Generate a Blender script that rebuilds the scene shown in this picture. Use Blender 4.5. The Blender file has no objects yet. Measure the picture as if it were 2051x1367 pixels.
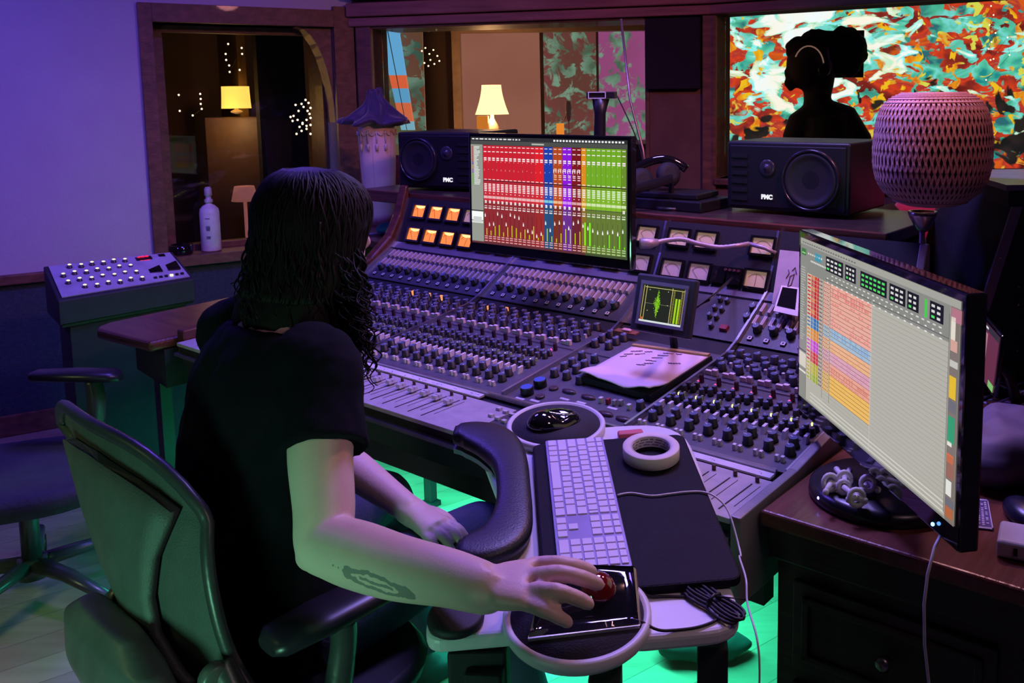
import bpy, math, random
from math import sin, cos, pi, radians, atan2, sqrt
from mathutils import Vector, Matrix, noise
C = bpy.context.scene.collection
SC = bpy.context.scene
random.seed(7)
# ------------------------------------------------------------------ camera
F, PX, PY, IW, IH = 1805.0, 1200.0, 410.0, 2051, 1367
PITCH, ROLL, EYE = radians(-6.8), radians(-0.75), Vector((0, 0, 1.5))
up_c = Vector((sin(ROLL)*cos(PITCH), cos(ROLL)*cos(PITCH), sin(PITCH)))
fw_c = (Vector((0, 0, 1)) - up_c*up_c.z).normalized()
rt_c = Vector((up_c.y*fw_c.z-up_c.z*fw_c.y, up_c.z*fw_c.x-up_c.x*fw_c.z, up_c.x*fw_c.y-up_c.y*fw_c.x))
if rt_c.x < 0: rt_c = -rt_c
# rows: world axes expressed in camera coordinates (x right, y up, z depth)
CX = Vector((rt_c.x, fw_c.x, up_c.x)); CY = Vector((rt_c.y, fw_c.y, up_c.y)); CZ = Vector((rt_c.z, fw_c.z, up_c.z))
cam_d = bpy.data.cameras.new('camera'); cam = bpy.data.objects.new('camera', cam_d); C.objects.link(cam)
cam_d.sensor_width = 36; cam_d.lens = F/IW*36
cam_d.shift_x = (IW/2-PX)/IW; cam_d.shift_y = -(IH/2-PY)/IW
cam_d.clip_start = 0.05
mw = Matrix((CX, CY, -CZ)).transposed().to_4x4(); mw.translation = EYE
cam.matrix_world = mw
SC.camera = cam
# ------------------------------------------------------------------ world, exposure, large lights
SC.view_settings.view_transform = 'Standard'; SC.view_settings.look = 'None'
SC.view_settings.exposure = 0.0; SC.view_settings.gamma = 1.0
w = bpy.data.worlds.new('world'); SC.world = w; w.use_nodes = True
w.node_tree.nodes['Background'].inputs[0].default_value = (0.010, 0.006, 0.026, 1)
w.node_tree.nodes['Background'].inputs[1].default_value = 1.0
def area(name, loc, target, size, power, col, size_y=None, spread=None):
    d = bpy.data.lights.new(name, 'AREA'); d.energy = power; d.color = col; d.size = size
    if size_y: d.shape = 'RECTANGLE'; d.size_y = size_y
    if spread: d.spread = spread
    o = bpy.data.objects.new(name, d); C.objects.link(o); o.location = loc
    o.rotation_euler = (Vector(target)-Vector(loc)).to_track_quat('-Z', 'Y').to_euler(); return o
def point(name, loc, power, col, r=0.05):
    d = bpy.data.lights.new(name, 'POINT'); d.energy = power; d.color = col; d.shadow_soft_size = r
    o = bpy.data.objects.new(name, d); C.objects.link(o); o.location = loc; return o
def spot(name, loc, target, power, col, ang, blend=0.6, r=0.05):
    d = bpy.data.lights.new(name, 'SPOT'); d.energy = power; d.color = col; d.shadow_soft_size = r; d.spot_size = radians(ang); d.spot_blend = blend
    o = bpy.data.objects.new(name, d); C.objects.link(o); o.location = loc
    o.rotation_euler = (Vector(target)-Vector(loc)).to_track_quat('-Z', 'Y').to_euler(); return o
spot('violet_wall_wash', (-2.6, 2.2, 2.3), (-2.9, 3.8, 1.6), 62, (0.20, 0.085, 1.0), 125, 0.9, 0.12)
area('violet_ceiling_light', (-1.1, 3.0, 2.5), (-1.1, 2.6, 0.5), 0.5, 28, (0.17, 0.09, 1.0))
area('violet_desk_light', (0.15, 2.5, 2.5), (0.0, 1.7, 0.8), 0.4, 36, (0.36, 0.26, 1.0))
spot('rose_ceiling_light', (1.1, 1.5, 2.45), (-0.1, 3.5, 1.2), 95, (1.0, 0.34, 0.36), 68, 0.8, 0.12)
spot('rose_desk_light', (0.9, 2.6, 2.5), (-0.15, 1.7, 0.8), 44, (1.0, 0.46, 0.48), 78, 0.8, 0.1)
area('green_floor_strip', (-0.30, 2.78, 0.44), (-0.30, 2.70, 0.0), 1.7, 30, (0.04, 1.0, 0.66), 0.05)
bpy.data.objects['green_floor_strip'].rotation_euler = (0, 0, radians(-38.4))
spot('green_room_wash', (-1.0, 0.2, 0.55), (-0.62, 1.5, 0.55), 44.0, (0.30, 1.0, 0.60), 62, 0.9, 0.2)
spot('rose_arm_fill', (1.0, 0.6, 2.1), (-0.25, 1.4, 0.85), 16, (1.0, 0.62, 0.70), 60, 0.9, 0.12)  # added unseen fill that brightens the arm and tray
spot('red_chair_fill', (1.7, 2.1, 2.3), (1.15, 2.95, 0.95), 16, (1.0, 0.12, 0.28), 50, 0.9, 0.1)  # added unseen spot that brightens the red armchair
spot('pale_floor_light', (-2.3, 1.0, 1.6), (-1.2, 2.1, 0.0), 38.0, (0.75, 0.90, 0.34), 70, 0.9, 0.2)
# ------------------------------------------------------------------ helpers
WM = {}
def ray(px, py):
    d = Vector(((px-PX)/F, -(py-PY)/F, 1.0))
    return Vector((rt_c.dot(d), fw_c.dot(d), up_c.dot(d)))
def at(px, py, y):                      # the point seen at a pixel, y metres ahead
    r = ray(px, py); return EYE + r*(y/r.y)
def onz(px, py, z):                     # the point seen at a pixel, z metres above the floor
    r = ray(px, py); return EYE + r*((z-EYE.z)/r.z)
def onpl(px, py, P, N):
    r = ray(px, py); return EYE + r*((P-EYE).dot(N)/r.dot(N))
def lin(c):
    return tuple((v/12.92 if v <= 0.04045 else ((v+0.055)/1.055)**2.4) for v in c)
def hx(s):
    return lin([int(s[i:i+2], 16)/255 for i in (0, 2, 4)])
MATS = {}
def mat(name, col, rough=0.6, metal=0.0, var=0.12, scale=20.0, bump=0.0, bscale=None, emit=None, es=1.0, coat=0.0, spec=0.5, sheen=0.0, alpha=1.0, sss=0.0, stretch=None, trans=0.0):
    if name in MATS: return MATS[name]
    m = bpy.data.materials.new(name); m.use_nodes = True; nt = m.node_tree; b = nt.nodes['Principled BSDF']
    tc = nt.nodes.new('ShaderNodeTexCoord'); mp = nt.nodes.new('ShaderNodeMapping'); nt.links.new(tc.outputs['Object'], mp.inputs[0])
    if stretch: mp.inputs['Scale'].default_value = stretch
    n = nt.nodes.new('ShaderNodeTexNoise'); n.inputs['Scale'].default_value = scale; n.inputs['Detail'].default_value = 4
    nt.links.new(mp.outputs[0], n.inputs['Vector'])
    r = nt.nodes.new('ShaderNodeValToRGB'); nt.links.new(n.outputs['Fac'], r.inputs[0])
    a = [max(0, v*(1-var)) for v in col[:3]]; c = [min(1, v*(1+var)) for v in col[:3]]
    r.color_ramp.elements[0].position = 0.3; r.color_ramp.elements[1].position = 0.7
    r.color_ramp.elements[0].color = (*a, 1); r.color_ramp.elements[1].color = (*c, 1)
    nt.links.new(r.outputs[0], b.inputs['Base Color'])
    b.inputs['Roughness'].default_value = rough; b.inputs['Metallic'].default_value = metal
    b.inputs['Coat Weight'].default_value = coat; b.inputs['Specular IOR Level'].default_value = spec
    b.inputs['Sheen Weight'].default_value = sheen; b.inputs['Alpha'].default_value = alpha
    if trans: b.inputs['Transmission Weight'].default_value = trans
    if sss:
        b.inputs['Subsurface Weight'].default_value = sss; b.inputs['Subsurface Radius'].default_value = (0.02, 0.008, 0.004); b.inputs['Subsurface Scale'].default_value = 0.5
    if emit:
        b.inputs['Emission Color'].default_value = (*emit, 1); b.inputs['Emission Strength'].default_value = es
    if bump:
        bn = nt.nodes.new('ShaderNodeTexNoise'); bn.inputs['Scale'].default_value = bscale or scale*4; bn.inputs['Detail'].default_value = 3
        nt.links.new(mp.outputs[0], bn.inputs['Vector'])
        bp = nt.nodes.new('ShaderNodeBump'); bp.inputs['Strength'].default_value = bump; bp.inputs['Distance'].default_value = 0.01
        nt.links.new(bn.outputs['Fac'], bp.inputs['Height']); nt.links.new(bp.outputs[0], b.inputs['Normal'])
    MATS[name] = m; return m
def wood(name, col, rough=0.45, scale=3.0, stretch=(1, 12, 12), var=0.35, coat=0.1):
    return mat(name, col, rough, 0, var, scale, 0.15, scale*3, stretch=stretch, coat=coat)
def glow(name, col, s=1.0):
    return mat(name, (0.01, 0.01, 0.01), 0.5, emit=col, es=s)
class MB:
    def __init__(s): s.v = []; s.f = []; s.m = []; s.sm = []; s.col = []
    def add(s, vs, fs, mi=0, sm=False):
        k = len(s.v); s.v += [Vector(v) for v in vs]
        for f in fs: s.f.append([k+i for i in f]); s.m.append(mi); s.sm.append(sm)
        return s
    def box(s, c, size, R=None, mi=0):
        hx_, hy, hz = size[0]/2, size[1]/2, size[2]/2; c = Vector(c)
        vs = [Vector((x, y, z)) for x in (-hx_, hx_) for y in (-hy, hy) for z in (-hz, hz)]
        if R is not None: vs = [R @ v for v in vs]
        return s.add([c+v for v in vs], [(0, 1, 3, 2), (4, 6, 7, 5), (0, 4, 5, 1), (2, 3, 7, 6), (0, 2, 6, 4), (1, 5, 7, 3)], mi)
    def hexa(s, p, mi=0):                # 8 corners: bottom ring, top ring
        return s.add(p, [(3, 2, 1, 0), (4, 5, 6, 7), (0, 1, 5, 4), (1, 2, 6, 5), (2, 3, 7, 6), (3, 0, 4, 7)], mi)
    def prism(s, poly, vec, mi=0, sm=False):     # closed polygon of 3-D points swept by vec
        n = len(poly); vec = Vector(vec); poly = [Vector(p) for p in poly]
        s.add(poly+[p+vec for p in poly], [tuple(range(n-1, -1, -1)), tuple(range(n, 2*n))], mi)
        k = len(s.v)-2*n
        for i in range(n):
            j = (i+1) % n; s.f.append([k+i, k+j, k+n+j, k+n+i]); s.m.append(mi); s.sm.append(sm)
        return s
    def rings(s, R, mi=0, sm=True, caps=True, close=False):
        n = len(R[0]); k = len(s.v)
        for r in R: s.v += [Vector(p) for p in r]
        m = len(R)
        for i in range(m-1 if not close else m):
            for j in range(n):
                a = k+i*n+j; b = k+i*n+(j+1) % n; c = k+((i+1) % m)*n+(j+1) % n; d = k+((i+1) % m)*n+j
                s.f.append([a, b, c, d]); s.m.append(mi); s.sm.append(sm)
        if caps and not close:
            s.f.append([k+j for j in range(n-1, -1, -1)]); s.m.append(mi); s.sm.append(False)
            s.f.append([k+(m-1)*n+j for j in range(n)]); s.m.append(mi); s.sm.append(False)
        return s
    def lathe(s, prof, o=(0, 0, 0), n=24, R=None, mi=0, sm=True, caps=True):
        o = Vector(o); rr = []
        for (r, z) in prof:
            ring = []
            for j in range(n):
                v = Vector((r*cos(2*pi*j/n), r*sin(2*pi*j/n), z))
                if R is not None: v = R @ v
                ring.append(o+v)
            rr.append(ring)
        return s.rings(rr, mi, sm, caps)
    def cyl(s, a, b, r0, r1=None, n=12, mi=0, sm=True, caps=True):
        return s.tube([a, b], [r0, r0 if r1 is None else r1], n, mi, sm, caps)
    def tube(s, pts, r, n=8, mi=0, sm=True, caps=True, flat=None):
        pts = [Vector(p) for p in pts]; m = len(pts)
        if not isinstance(r, (list, tuple)): r = [r]*m
        rr = []; prev = None
        for i in range(m):
            t = (pts[min(i+1, m-1)]-pts[max(i-1, 0)])
            if t.length < 1e-9: t = Vector((0, 0, 1))
            t.normalize()
            if prev is None:
                a = Vector((0, 0, 1)) if abs(t.z) < 0.9 else Vector((1, 0, 0)); u = t.cross(a).normalized()
            else:
                u = prev - t*prev.dot(t)
                u = u.normalized() if u.length > 1e-6 else t.orthogonal().normalized()
            prev = u; v = t.cross(u)
            k = flat[i] if isinstance(flat, (list, tuple)) else (flat or 1.0)
            rr.append([pts[i]+u*(r[i]*cos(2*pi*j/n))+v*(r[i]*k*sin(2*pi*j/n)) for j in range(n)])
        return s.rings(rr, mi, sm, caps)
    def ell(s, c, rad, R=None, mi=0, n=20, m=12):
        c = Vector(c); rr = []
        for i in range(m+1):
            th = pi*i/m; ring = []
            th = min(max(th, 0.02), pi-0.02)
            for j in range(n):
                v = Vector((rad[0]*sin(th)*cos(2*pi*j/n), rad[1]*sin(th)*sin(2*pi*j/n), -rad[2]*cos(th)))
                if R is not None: v = R @ v
                ring.append(c+v)
            rr.append(ring)
        return s.rings(rr, mi, True, True)
    def build(s, name, mats, parent=None, bevel=0, local=False, subsurf=0, seg=2):
        me = bpy.data.meshes.new(name)
        vs = s.v
        if parent is not None and not local:
            inv = WM[parent].inverted(); vs = [inv @ v for v in vs]
        me.from_pydata([tuple(v) for v in vs], [], s.f)
        if not isinstance(mats, (list, tuple)): mats = [mats]
        for m in mats: me.materials.append(m)
        me.polygons.foreach_set('material_index', s.m); me.polygons.foreach_set('use_smooth', s.sm)
        if s.col:
            at_ = me.color_attributes.new('paint', 'FLOAT_COLOR', 'CORNER'); k = 0
            for p, c in zip(me.polygons, s.col):
                for li in p.loop_indices: at_.data[li].color = (*c, 1)
        me.update(); me.validate()
        o = bpy.data.objects.new(name, me); C.objects.link(o)
        if parent is not None: o.parent = parent; WM[o] = WM[parent].copy()
        else: WM[o] = Matrix.Identity(4)
        if bevel:
            md = o.modifiers.new('bevel', 'BEVEL'); md.width = bevel; md.segments = seg; md.limit_method = 'ANGLE'; md.angle_limit = radians(40)
        if subsurf:
            md = o.modifiers.new('sub', 'SUBSURF'); md.levels = subsurf; md.render_levels = subsurf
        return o
def tag(o, label, cat, group=None, kind=None):
    o['label'] = label
    if cat: o['category'] = cat
    if group: o['group'] = group
    if kind: o['kind'] = kind
    return o
def thing(name, label, cat, loc=(0, 0, 0), rz=0, group=None, R=None):
    o = bpy.data.objects.new(name, None); C.objects.link(o); o.empty_display_size = 0.05
    m = Matrix.Translation(Vector(loc)) @ (R.to_4x4() if R is not None else Matrix.Rotation(rz, 4, 'Z'))
    o.matrix_world = m; WM[o] = m
    return tag(o, label, cat, group)
def struct(o):
    o['kind'] = 'structure'; return o
def place(o, parent, loc, R=None):
    """a part with a shared local mesh set at a world place under its thing"""
    m = Matrix.Translation(Vector(loc)) @ (R.to_4x4() if R is not None else Matrix.Identity(4))
    o.parent = parent; o.matrix_basis = WM[parent].inverted() @ m; WM[o] = m
    return o
def inst(name, me, parent, loc, R=None):
    o = bpy.data.objects.new(name, me); C.objects.link(o); return place(o, parent, loc, R)
def basis(x, y, z):
    return Matrix((x, y, z)).transposed()
def text_mb(mb, txt, size, O, X, Y, mi=0, depth=0.0004, bold=0.0, cx=True):
    """letters as real mesh; O origin, X right, Y up"""
    cu = bpy.data.curves.new('t', 'FONT'); cu.body = txt; cu.size = size; cu.extrude = depth; cu.offset = bold
    if cx: cu.align_x = 'CENTER'; cu.align_y = 'CENTER'
    o = bpy.data.objects.new('t', cu); C.objects.link(o)
    bpy.context.view_layer.update()
    me = o.evaluated_get(bpy.context.evaluated_depsgraph_get()).to_mesh()
    X = Vector(X).normalized(); Y = Vector(Y).normalized(); Z = X.cross(Y)
    mb.add([Vector(O)+X*v.co.x+Y*v.co.y+Z*v.co.z for v in me.vertices], [tuple(p.vertices) for p in me.polygons], mi)
    o.to_mesh_clear(); bpy.data.objects.remove(o); bpy.data.curves.remove(cu)
    return mb
def screen_mat(name, s=1.0):
    if name in MATS: return MATS[name]
    m = bpy.data.materials.new(name); m.use_nodes = True; nt = m.node_tree; b = nt.nodes['Principled BSDF']
    a = nt.nodes.new('ShaderNodeVertexColor'); a.layer_name = 'paint'
    b.inputs['Base Color'].default_value = (0.01, 0.01, 0.01, 1); b.inputs['Roughness'].default_value = 0.35
    nt.links.new(a.outputs[0], b.inputs['Emission Color']); b.inputs['Emission Strength'].default_value = s
    MATS[name] = m; return m
class Scr(MB):
    """coloured rectangles shown by a lit display; unit square, y up"""
    def __init__(s, O, X, Y, N): super().__init__(); s.O, s.X, s.Y, s.N = O, X, Y, N
    def r(s, x, y, w_, h_, col, lay=1):
        if isinstance(col, str): col = hx(col)
        o = s.N*(0.00015*lay)
        P = [s.O+s.X*a+s.Y*b+o for a, b in ((x, y), (x+w_, y), (x+w_, y+h_), (x, y+h_))]
        s.add(P, [(0, 1, 2, 3)]); s.col.append(col); return s
V = Vector
# common materials
M_black = mat('black_plastic', (0.012, 0.012, 0.015), 0.38, bump=0.05, scale=60)
M_black_matte = mat('black_matte', (0.010, 0.010, 0.012), 0.75, bump=0.1, scale=80)
M_gloss = mat('black_gloss', (0.008, 0.008, 0.01), 0.08, coat=0.8, scale=30)
M_rub = mat('black_rubber', (0.016, 0.015, 0.020), 0.6, bump=0.15, scale=200)
M_white = mat('white_plastic', (0.62, 0.60, 0.62), 0.45, var=0.05)
M_chrome = mat('chrome', (0.75, 0.75, 0.78), 0.12, 1.0, var=0.05)
M_alu = mat('brushed_aluminium', (0.5, 0.5, 0.53), 0.35, 1.0, var=0.1, stretch=(1, 30, 1))
M_panel = mat('console_grey_paint', (0.082, 0.082, 0.108), 0.45, bump=0.06, scale=40)
M_panel2 = mat('console_dark_paint', (0.052, 0.052, 0.072), 0.4, bump=0.06, scale=40)
M_fader = mat('fader_pale_paint', (0.40, 0.37, 0.40), 0.5, bump=0.04, scale=30)
M_redwood = wood('red_brown_wood', (0.10, 0.030, 0.018), 0.35, 4)
M_trim = wood('window_trim_wood', (0.17, 0.075, 0.045), 0.5, 3)

def cr2(P, n):
    out = []
    for i in range(len(P)-1):
        p0 = P[max(i-1, 0)]; p1 = P[i]; p2 = P[i+1]; p3 = P[min(i+2, len(P)-1)]
        for k in range(n):
            t = k/n; out.append(tuple(.5*(2*b+(c-a)*t+(2*a-5*b+4*c-d)*t*t+(3*b-a-3*c+d)*t**3) for a, b, c, d in zip(p0, p1, p2, p3)))
    out.append(tuple(P[-1])); return out
# ------------------------------------------------------------------ room shell
UP = V((0, 0, 1))
M_plaster = mat('lilac_white_plaster', (0.60, 0.58, 0.62), 0.85, var=0.03, scale=6, bump=0.15, bscale=90)
M_carpet = mat('teal_grey_wall_carpet', (0.045, 0.07, 0.085), 0.95, var=0.2, scale=60, bump=0.5, bscale=160)
M_brown = mat('brown_wall_cloth', (0.16, 0.085, 0.06), 0.85, var=0.15, scale=8, bump=0.1)
M_dark = mat('dark_wall_paint', (0.05, 0.04, 0.05), 0.8)
M_ceil = mat('ceiling_paint', (0.16, 0.13, 0.16), 0.9)
M_floor = wood('oak_floor_boards', (0.42, 0.35, 0.25), 0.38, 2.5, (1, 9, 9), 0.12, 0.2)
_nt = M_floor.node_tree; _b = _nt.nodes['Principled BSDF']; _l = _b.inputs['Base Color'].links[0].from_socket
_tc = _nt.nodes.new('ShaderNodeTexCoord'); _mp = _nt.nodes.new('ShaderNodeMapping'); _mp.inputs['Rotation'].default_value = (0, 0, radians(-38)); _nt.links.new(_tc.outputs['Object'], _mp.inputs[0])
_br = _nt.nodes.new('ShaderNodeTexBrick'); _nt.links.new(_mp.outputs[0], _br.inputs['Vector']); _br.inputs['Scale'].default_value = 1.0; _br.inputs['Brick Width'].default_value = 1.3; _br.inputs['Row Height'].default_value = 0.12; _br.inputs['Mortar Size'].default_value = 0.0012
_br.inputs['Color1'].default_value = (1, 1, 1, 1); _br.inputs['Color2'].default_value = (0.72, 0.70, 0.66, 1); _br.inputs['Mortar'].default_value = (0.35, 0.32, 0.3, 1)
_mx = _nt.nodes.new('ShaderNodeMix'); _mx.data_type = 'RGBA'; _mx.blend_type = 'MULTIPLY'; _mx.inputs[0].default_value = 1.0; _nt.links.new(_l, _mx.inputs[6]); _nt.links.new(_br.outputs['Color'], _mx.inputs[7]); _nt.links.new(_mx.outputs[2], _b.inputs['Base Color'])
class WallF:
    def __init__(s, P, d, inward):
        s.P = V(P); s.d = V(d).normalized(); s.n = V(inward).normalized()
    def uz(s, px, py):
        q = onpl(px, py, s.P, s.n); return (q-s.P).dot(s.d), q.z
    def p(s, u, z, off=0.0): return V((s.P.x, s.P.y, 0))+s.d*u+UP*z+s.n*off
    def box(s, mb, u0, u1, z0, z1, o0, o1, mi=0):
        return mb.hexa([s.p(u0, z0, o0), s.p(u1, z0, o0), s.p(u1, z0, o1), s.p(u0, z0, o1), s.p(u0, z1, o0), s.p(u1, z1, o0), s.p(u1, z1, o1), s.p(u0, z1, o1)], mi)
dL = V((0.84, 0.545, 0)).normalized(); CRN = V((-1.30, 4.88, 0))
WL = WallF(CRN, dL, V((dL.y, -dL.x, 0)))           # u negative towards the left
dM = V((0.97, -0.242, 0)).normalized(); WMn = WallF(CRN, dM, V((dM.y, -dM.x, 0)))
uk = (V((0.56, 4.42, 0))-CRN).dot(dM); KNK = CRN+dM*uk
dR = V((0.857, -0.515, 0)).normalized(); WR = WallF(KNK, dR, V((dR.y, -dR.x, 0)))
CEIL = 2.62
# window 1 numbers (left wall)
uA, _ = WL.uz(290, 250); uI0, _ = WL.uz(318, 250); uI1 = -0.11; zT1 = WL.uz(500, 50)[1]; zS1 = WL.uz(430, 505)[1]
print('win1', uA, uI0, zT1, zS1)
mb = MB(); L0 = -3.4
for (a, b, z0, z1, mi) in ((L0, uI0, zS1-0.02, CEIL, 0), (uI0, uI1, zT1, CEIL, 0), (uI1, 0.12, zS1-0.02, CEIL, 0), (L0, 0.12, 0, zS1-0.02, 1)):
    WL.box(mb, a, b, z0, z1, 0, -0.16, mi)
struct(mb.build('wall_left', [M_plaster, M_carpet]))
mb = MB(); WL.box(mb, L0, uA-0.005, zS1-0.055, zS1-0.01, -0.01, 0.03); WL.box(mb, L0, uA-0.005, 0, 0.1, 0, 0.015)
struct(mb.build('trim_1', M_trim, bevel=0.006))
# window 1 frame: casing, deep sill, curved bracket at the top right, double glazing
mb = MB()
zc = WL.uz(290, 6)[1]
WL.box(mb, uA, uI0, zS1-0.06, zc, -0.16, 0.035); WL.box(mb, uI0, uI1, zT1, zc, -0.16, 0.035)
WL.box(mb, uI1, -0.005, zS1-0.06, zc+0.02, -0.16, 0.03); WL.box(mb, uI0, uI1, zS1-0.05, zS1, -0.42, 0.04)
WL.box(mb, uI0-.02, uI0+.02, zS1, zT1, -0.42, -0.16); WL.box(mb, uI1-.02, uI1+.02, zS1, zT1, -0.42, -0.16)
WL.box(mb, uI0, uI1, zT1-.02, zT1+.02, -0.42, -0.16)
R_ = 0.50; poly = []
for i in range(9):
    a = pi/2*i/8; poly.append(WL.p(uI1-R_*0.36*(1-sin(a)), zT1-R_*(1-cos(a)), -0.02))
poly = [WL.p(uI1, zT1, -0.02)]+poly
mb.prism(poly, WL.n*-0.14)
WL.box(mb, uI0+0.02, uI0+0.06, zS1, zT1, -0.17, -0.14); WL.box(mb, uI0+0.02, uI1, zT1-0.035, zT1, -0.17, -0.14); WL.box(mb, uI0+.02, uI1, zS1, zS1+.03, -0.17, -0.14)
wf = struct(mb.build('window_1', M_trim, bevel=0.004))
def glass_mat():
    m = bpy.data.materials.new('window_glass'); m.use_nodes = True; nt = m.node_tree; nt.nodes.clear()
    o = nt.nodes.new('ShaderNodeOutputMaterial'); t = nt.nodes.new('ShaderNodeBsdfTransparent'); g = nt.nodes.new('ShaderNodeBsdfGlossy'); x = nt.nodes.new('ShaderNodeMixShader')
    t.inputs[0].default_value = (0.9, 0.9, 0.92, 1); g.inputs['Roughness'].default_value = 0.02
    fr = nt.nodes.new('ShaderNodeFresnel'); fr.inputs[0].default_value = 1.35
    nt.links.new(fr.outputs[0], x.inputs[0]); nt.links.new(t.outputs[0], x.inputs[1]); nt.links.new(g.outputs[0], x.inputs[2]); nt.links.new(x.outputs[0], o.inputs[0]); return m
M_glass = glass_mat()
mb = MB(); WL.box(mb, uI0+0.03, uI1-0.0, zS1+0.01, zT1-0.01, -0.152, -0.158)
struct(mb.build('glass_pane', M_glass, wf))
# main wall with window 2
u2a, z2t = WMn.uz(765, 50); u2a -= .055; u2b, _ = WMn.uz(1292, 100); z2t = WMn.uz(1030, 44)[1]; z2s = 0.98
print('win2', u2a, u2b, uk, z2t)
mb = MB()
for (a, b, z0, z1) in ((-0.12, u2a, 0, CEIL), (u2b, uk, 0, CEIL), (u2a, u2b, 0, z2s), (u2a, u2b, z2t, CEIL)):
    WMn.box(mb, a, b, z0, z1, 0, -0.16)
struct(mb.build('wall_back', M_brown))
mb = MB()
WMn.box(mb, 0.03, u2a, 0.9, z2t, -0.16, 0.03); WMn.box(mb, u2b-0.0, u2b+0.02, z2s, z2t, -0.16, 0.01); WMn.box(mb, u2a, u2b, z2s-0.04, z2s, -0.30, 0.05)
WMn.box(mb, u2a, u2b, z2t-0.012, z2t, -0.30, 0.02)
wf = struct(mb.build('window_2', M_trim, bevel=0.004))
mb = MB(); WMn.box(mb, u2a, u2b, z2s, z2t-0.012, -0.10, -0.106)
struct(mb.build('glass_pane', M_glass, wf))
# header beams along both walls
mb = MB()
h0 = z2t; 
for W_, a, b in ((WMn, 0.0, uk), (WR, 0.0, 2.6)):
    W_.box(mb, a, b, h0, h0+0.045, 0, 0.05); W_.box(mb, a, b, h0+0.05, h0+0.12, 0, 0.07); W_.box(mb, a, b, h0+0.14, h0+0.34, 0, 0.09)
struct(mb.build('trim_2', mat('header_wood', (0.30, 0.12, 0.11), 0.55, var=0.3, scale=3, stretch=(1, 1, 12)), bevel=0.006))
# corner post and its dark panel
u3a_ = WR.uz(1436, 200)[0]
mb = MB(); a, _ = WMn.uz(1408, 200); WMn.box(mb, a, uk+0.02, 0.0, h0, 0, 0.03); WR.box(mb, -0.02, u3a_, 0, h0, 0, 0.03)
struct(mb.build('trim_3', M_trim, bevel=0.004))
a, _ = WMn.uz(1297, 100); b, _ = WMn.uz(1404, 100); z0 = WMn.uz(1350, 178)[1]
mb = MB(); WMn.box(mb, a, b, z0, h0-0.01, 0.004, 0.05)
tag(mb.build('acoustic_panel', mat('black_acoustic_cloth', (0.012, 0.012, 0.02), 0.95, bump=0.3, scale=100), bevel=0.004), 'black acoustic panel on the wall between the middle and right windows', 'acoustic panel')
# right wall with window 3
u3a, _ = WR.uz(1436, 150); u3b = 2.1; z3s = 1.10
mb = MB()
for (a, b, z0, z1) in ((0, u3a, 0, CEIL), (u3a, u3b, 0, z3s), (u3a, u3b, h0, CEIL), (u3b, 3.2, 0, CEIL)):
    WR.box(mb, a, b, z0, z1, 0, -0.16)
struct(mb.build('wall_right', M_brown))
mb = MB(); WR.box(mb, u3a, u3b, z3s-0.03, z3s, -0.16, 0.04); WR.box(mb, u3a-0.012, u3a, z3s, h0, -0.16, 0.01); WR.box(mb, u3b, u3b+0.04, z3s, h0, -0.16, 0.02)
wf = struct(mb.build('window_3', M_trim, bevel=0.004))
mb = MB(); WR.box(mb, u3a, u3b, z3s, h0, -0.10, -0.106)
struct(mb.build('glass_pane', M_glass, wf))
# floor, ceiling, outer walls of control room
mb = MB(); mb.box((0, 3.0, -0.05), (11, 13, 0.1)); struct(mb.build('floor', M_floor))
mb = MB(); mb.box((0, 3.0, CEIL+0.05), (11, 13, 0.1)); struct(mb.build('ceiling', M_ceil))
e = WL.p(L0, 0, 0); 
mb = MB(); mb.hexa([V((e.x, e.y+.1, 0)), V((e.x-.1, e.y+.1, 0)), V((e.x-.1, -1.6, 0)), V((e.x, -1.6, 0)), V((e.x, e.y+.1, CEIL)), V((e.x-.1, e.y+.1, CEIL)), V((e.x-.1, -1.6, CEIL)), V((e.x, -1.6, CEIL))])
struct(mb.build('wall_side', M_dark))
e2 = WR.p(3.2, 0, 0)
mb = MB(); mb.box((e2.x+0.05, (e2.y-1.6)/2, CEIL/2), (0.1, e2.y+1.6, CEIL)); struct(mb.build('wall_far_right', M_dark))
mb = MB(); mb.box(((e.x+e2.x)/2, -1.65, CEIL/2), (e2.x-e.x+.3, 0.1, CEIL)); struct(mb.build('wall_front', M_dark))
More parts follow.
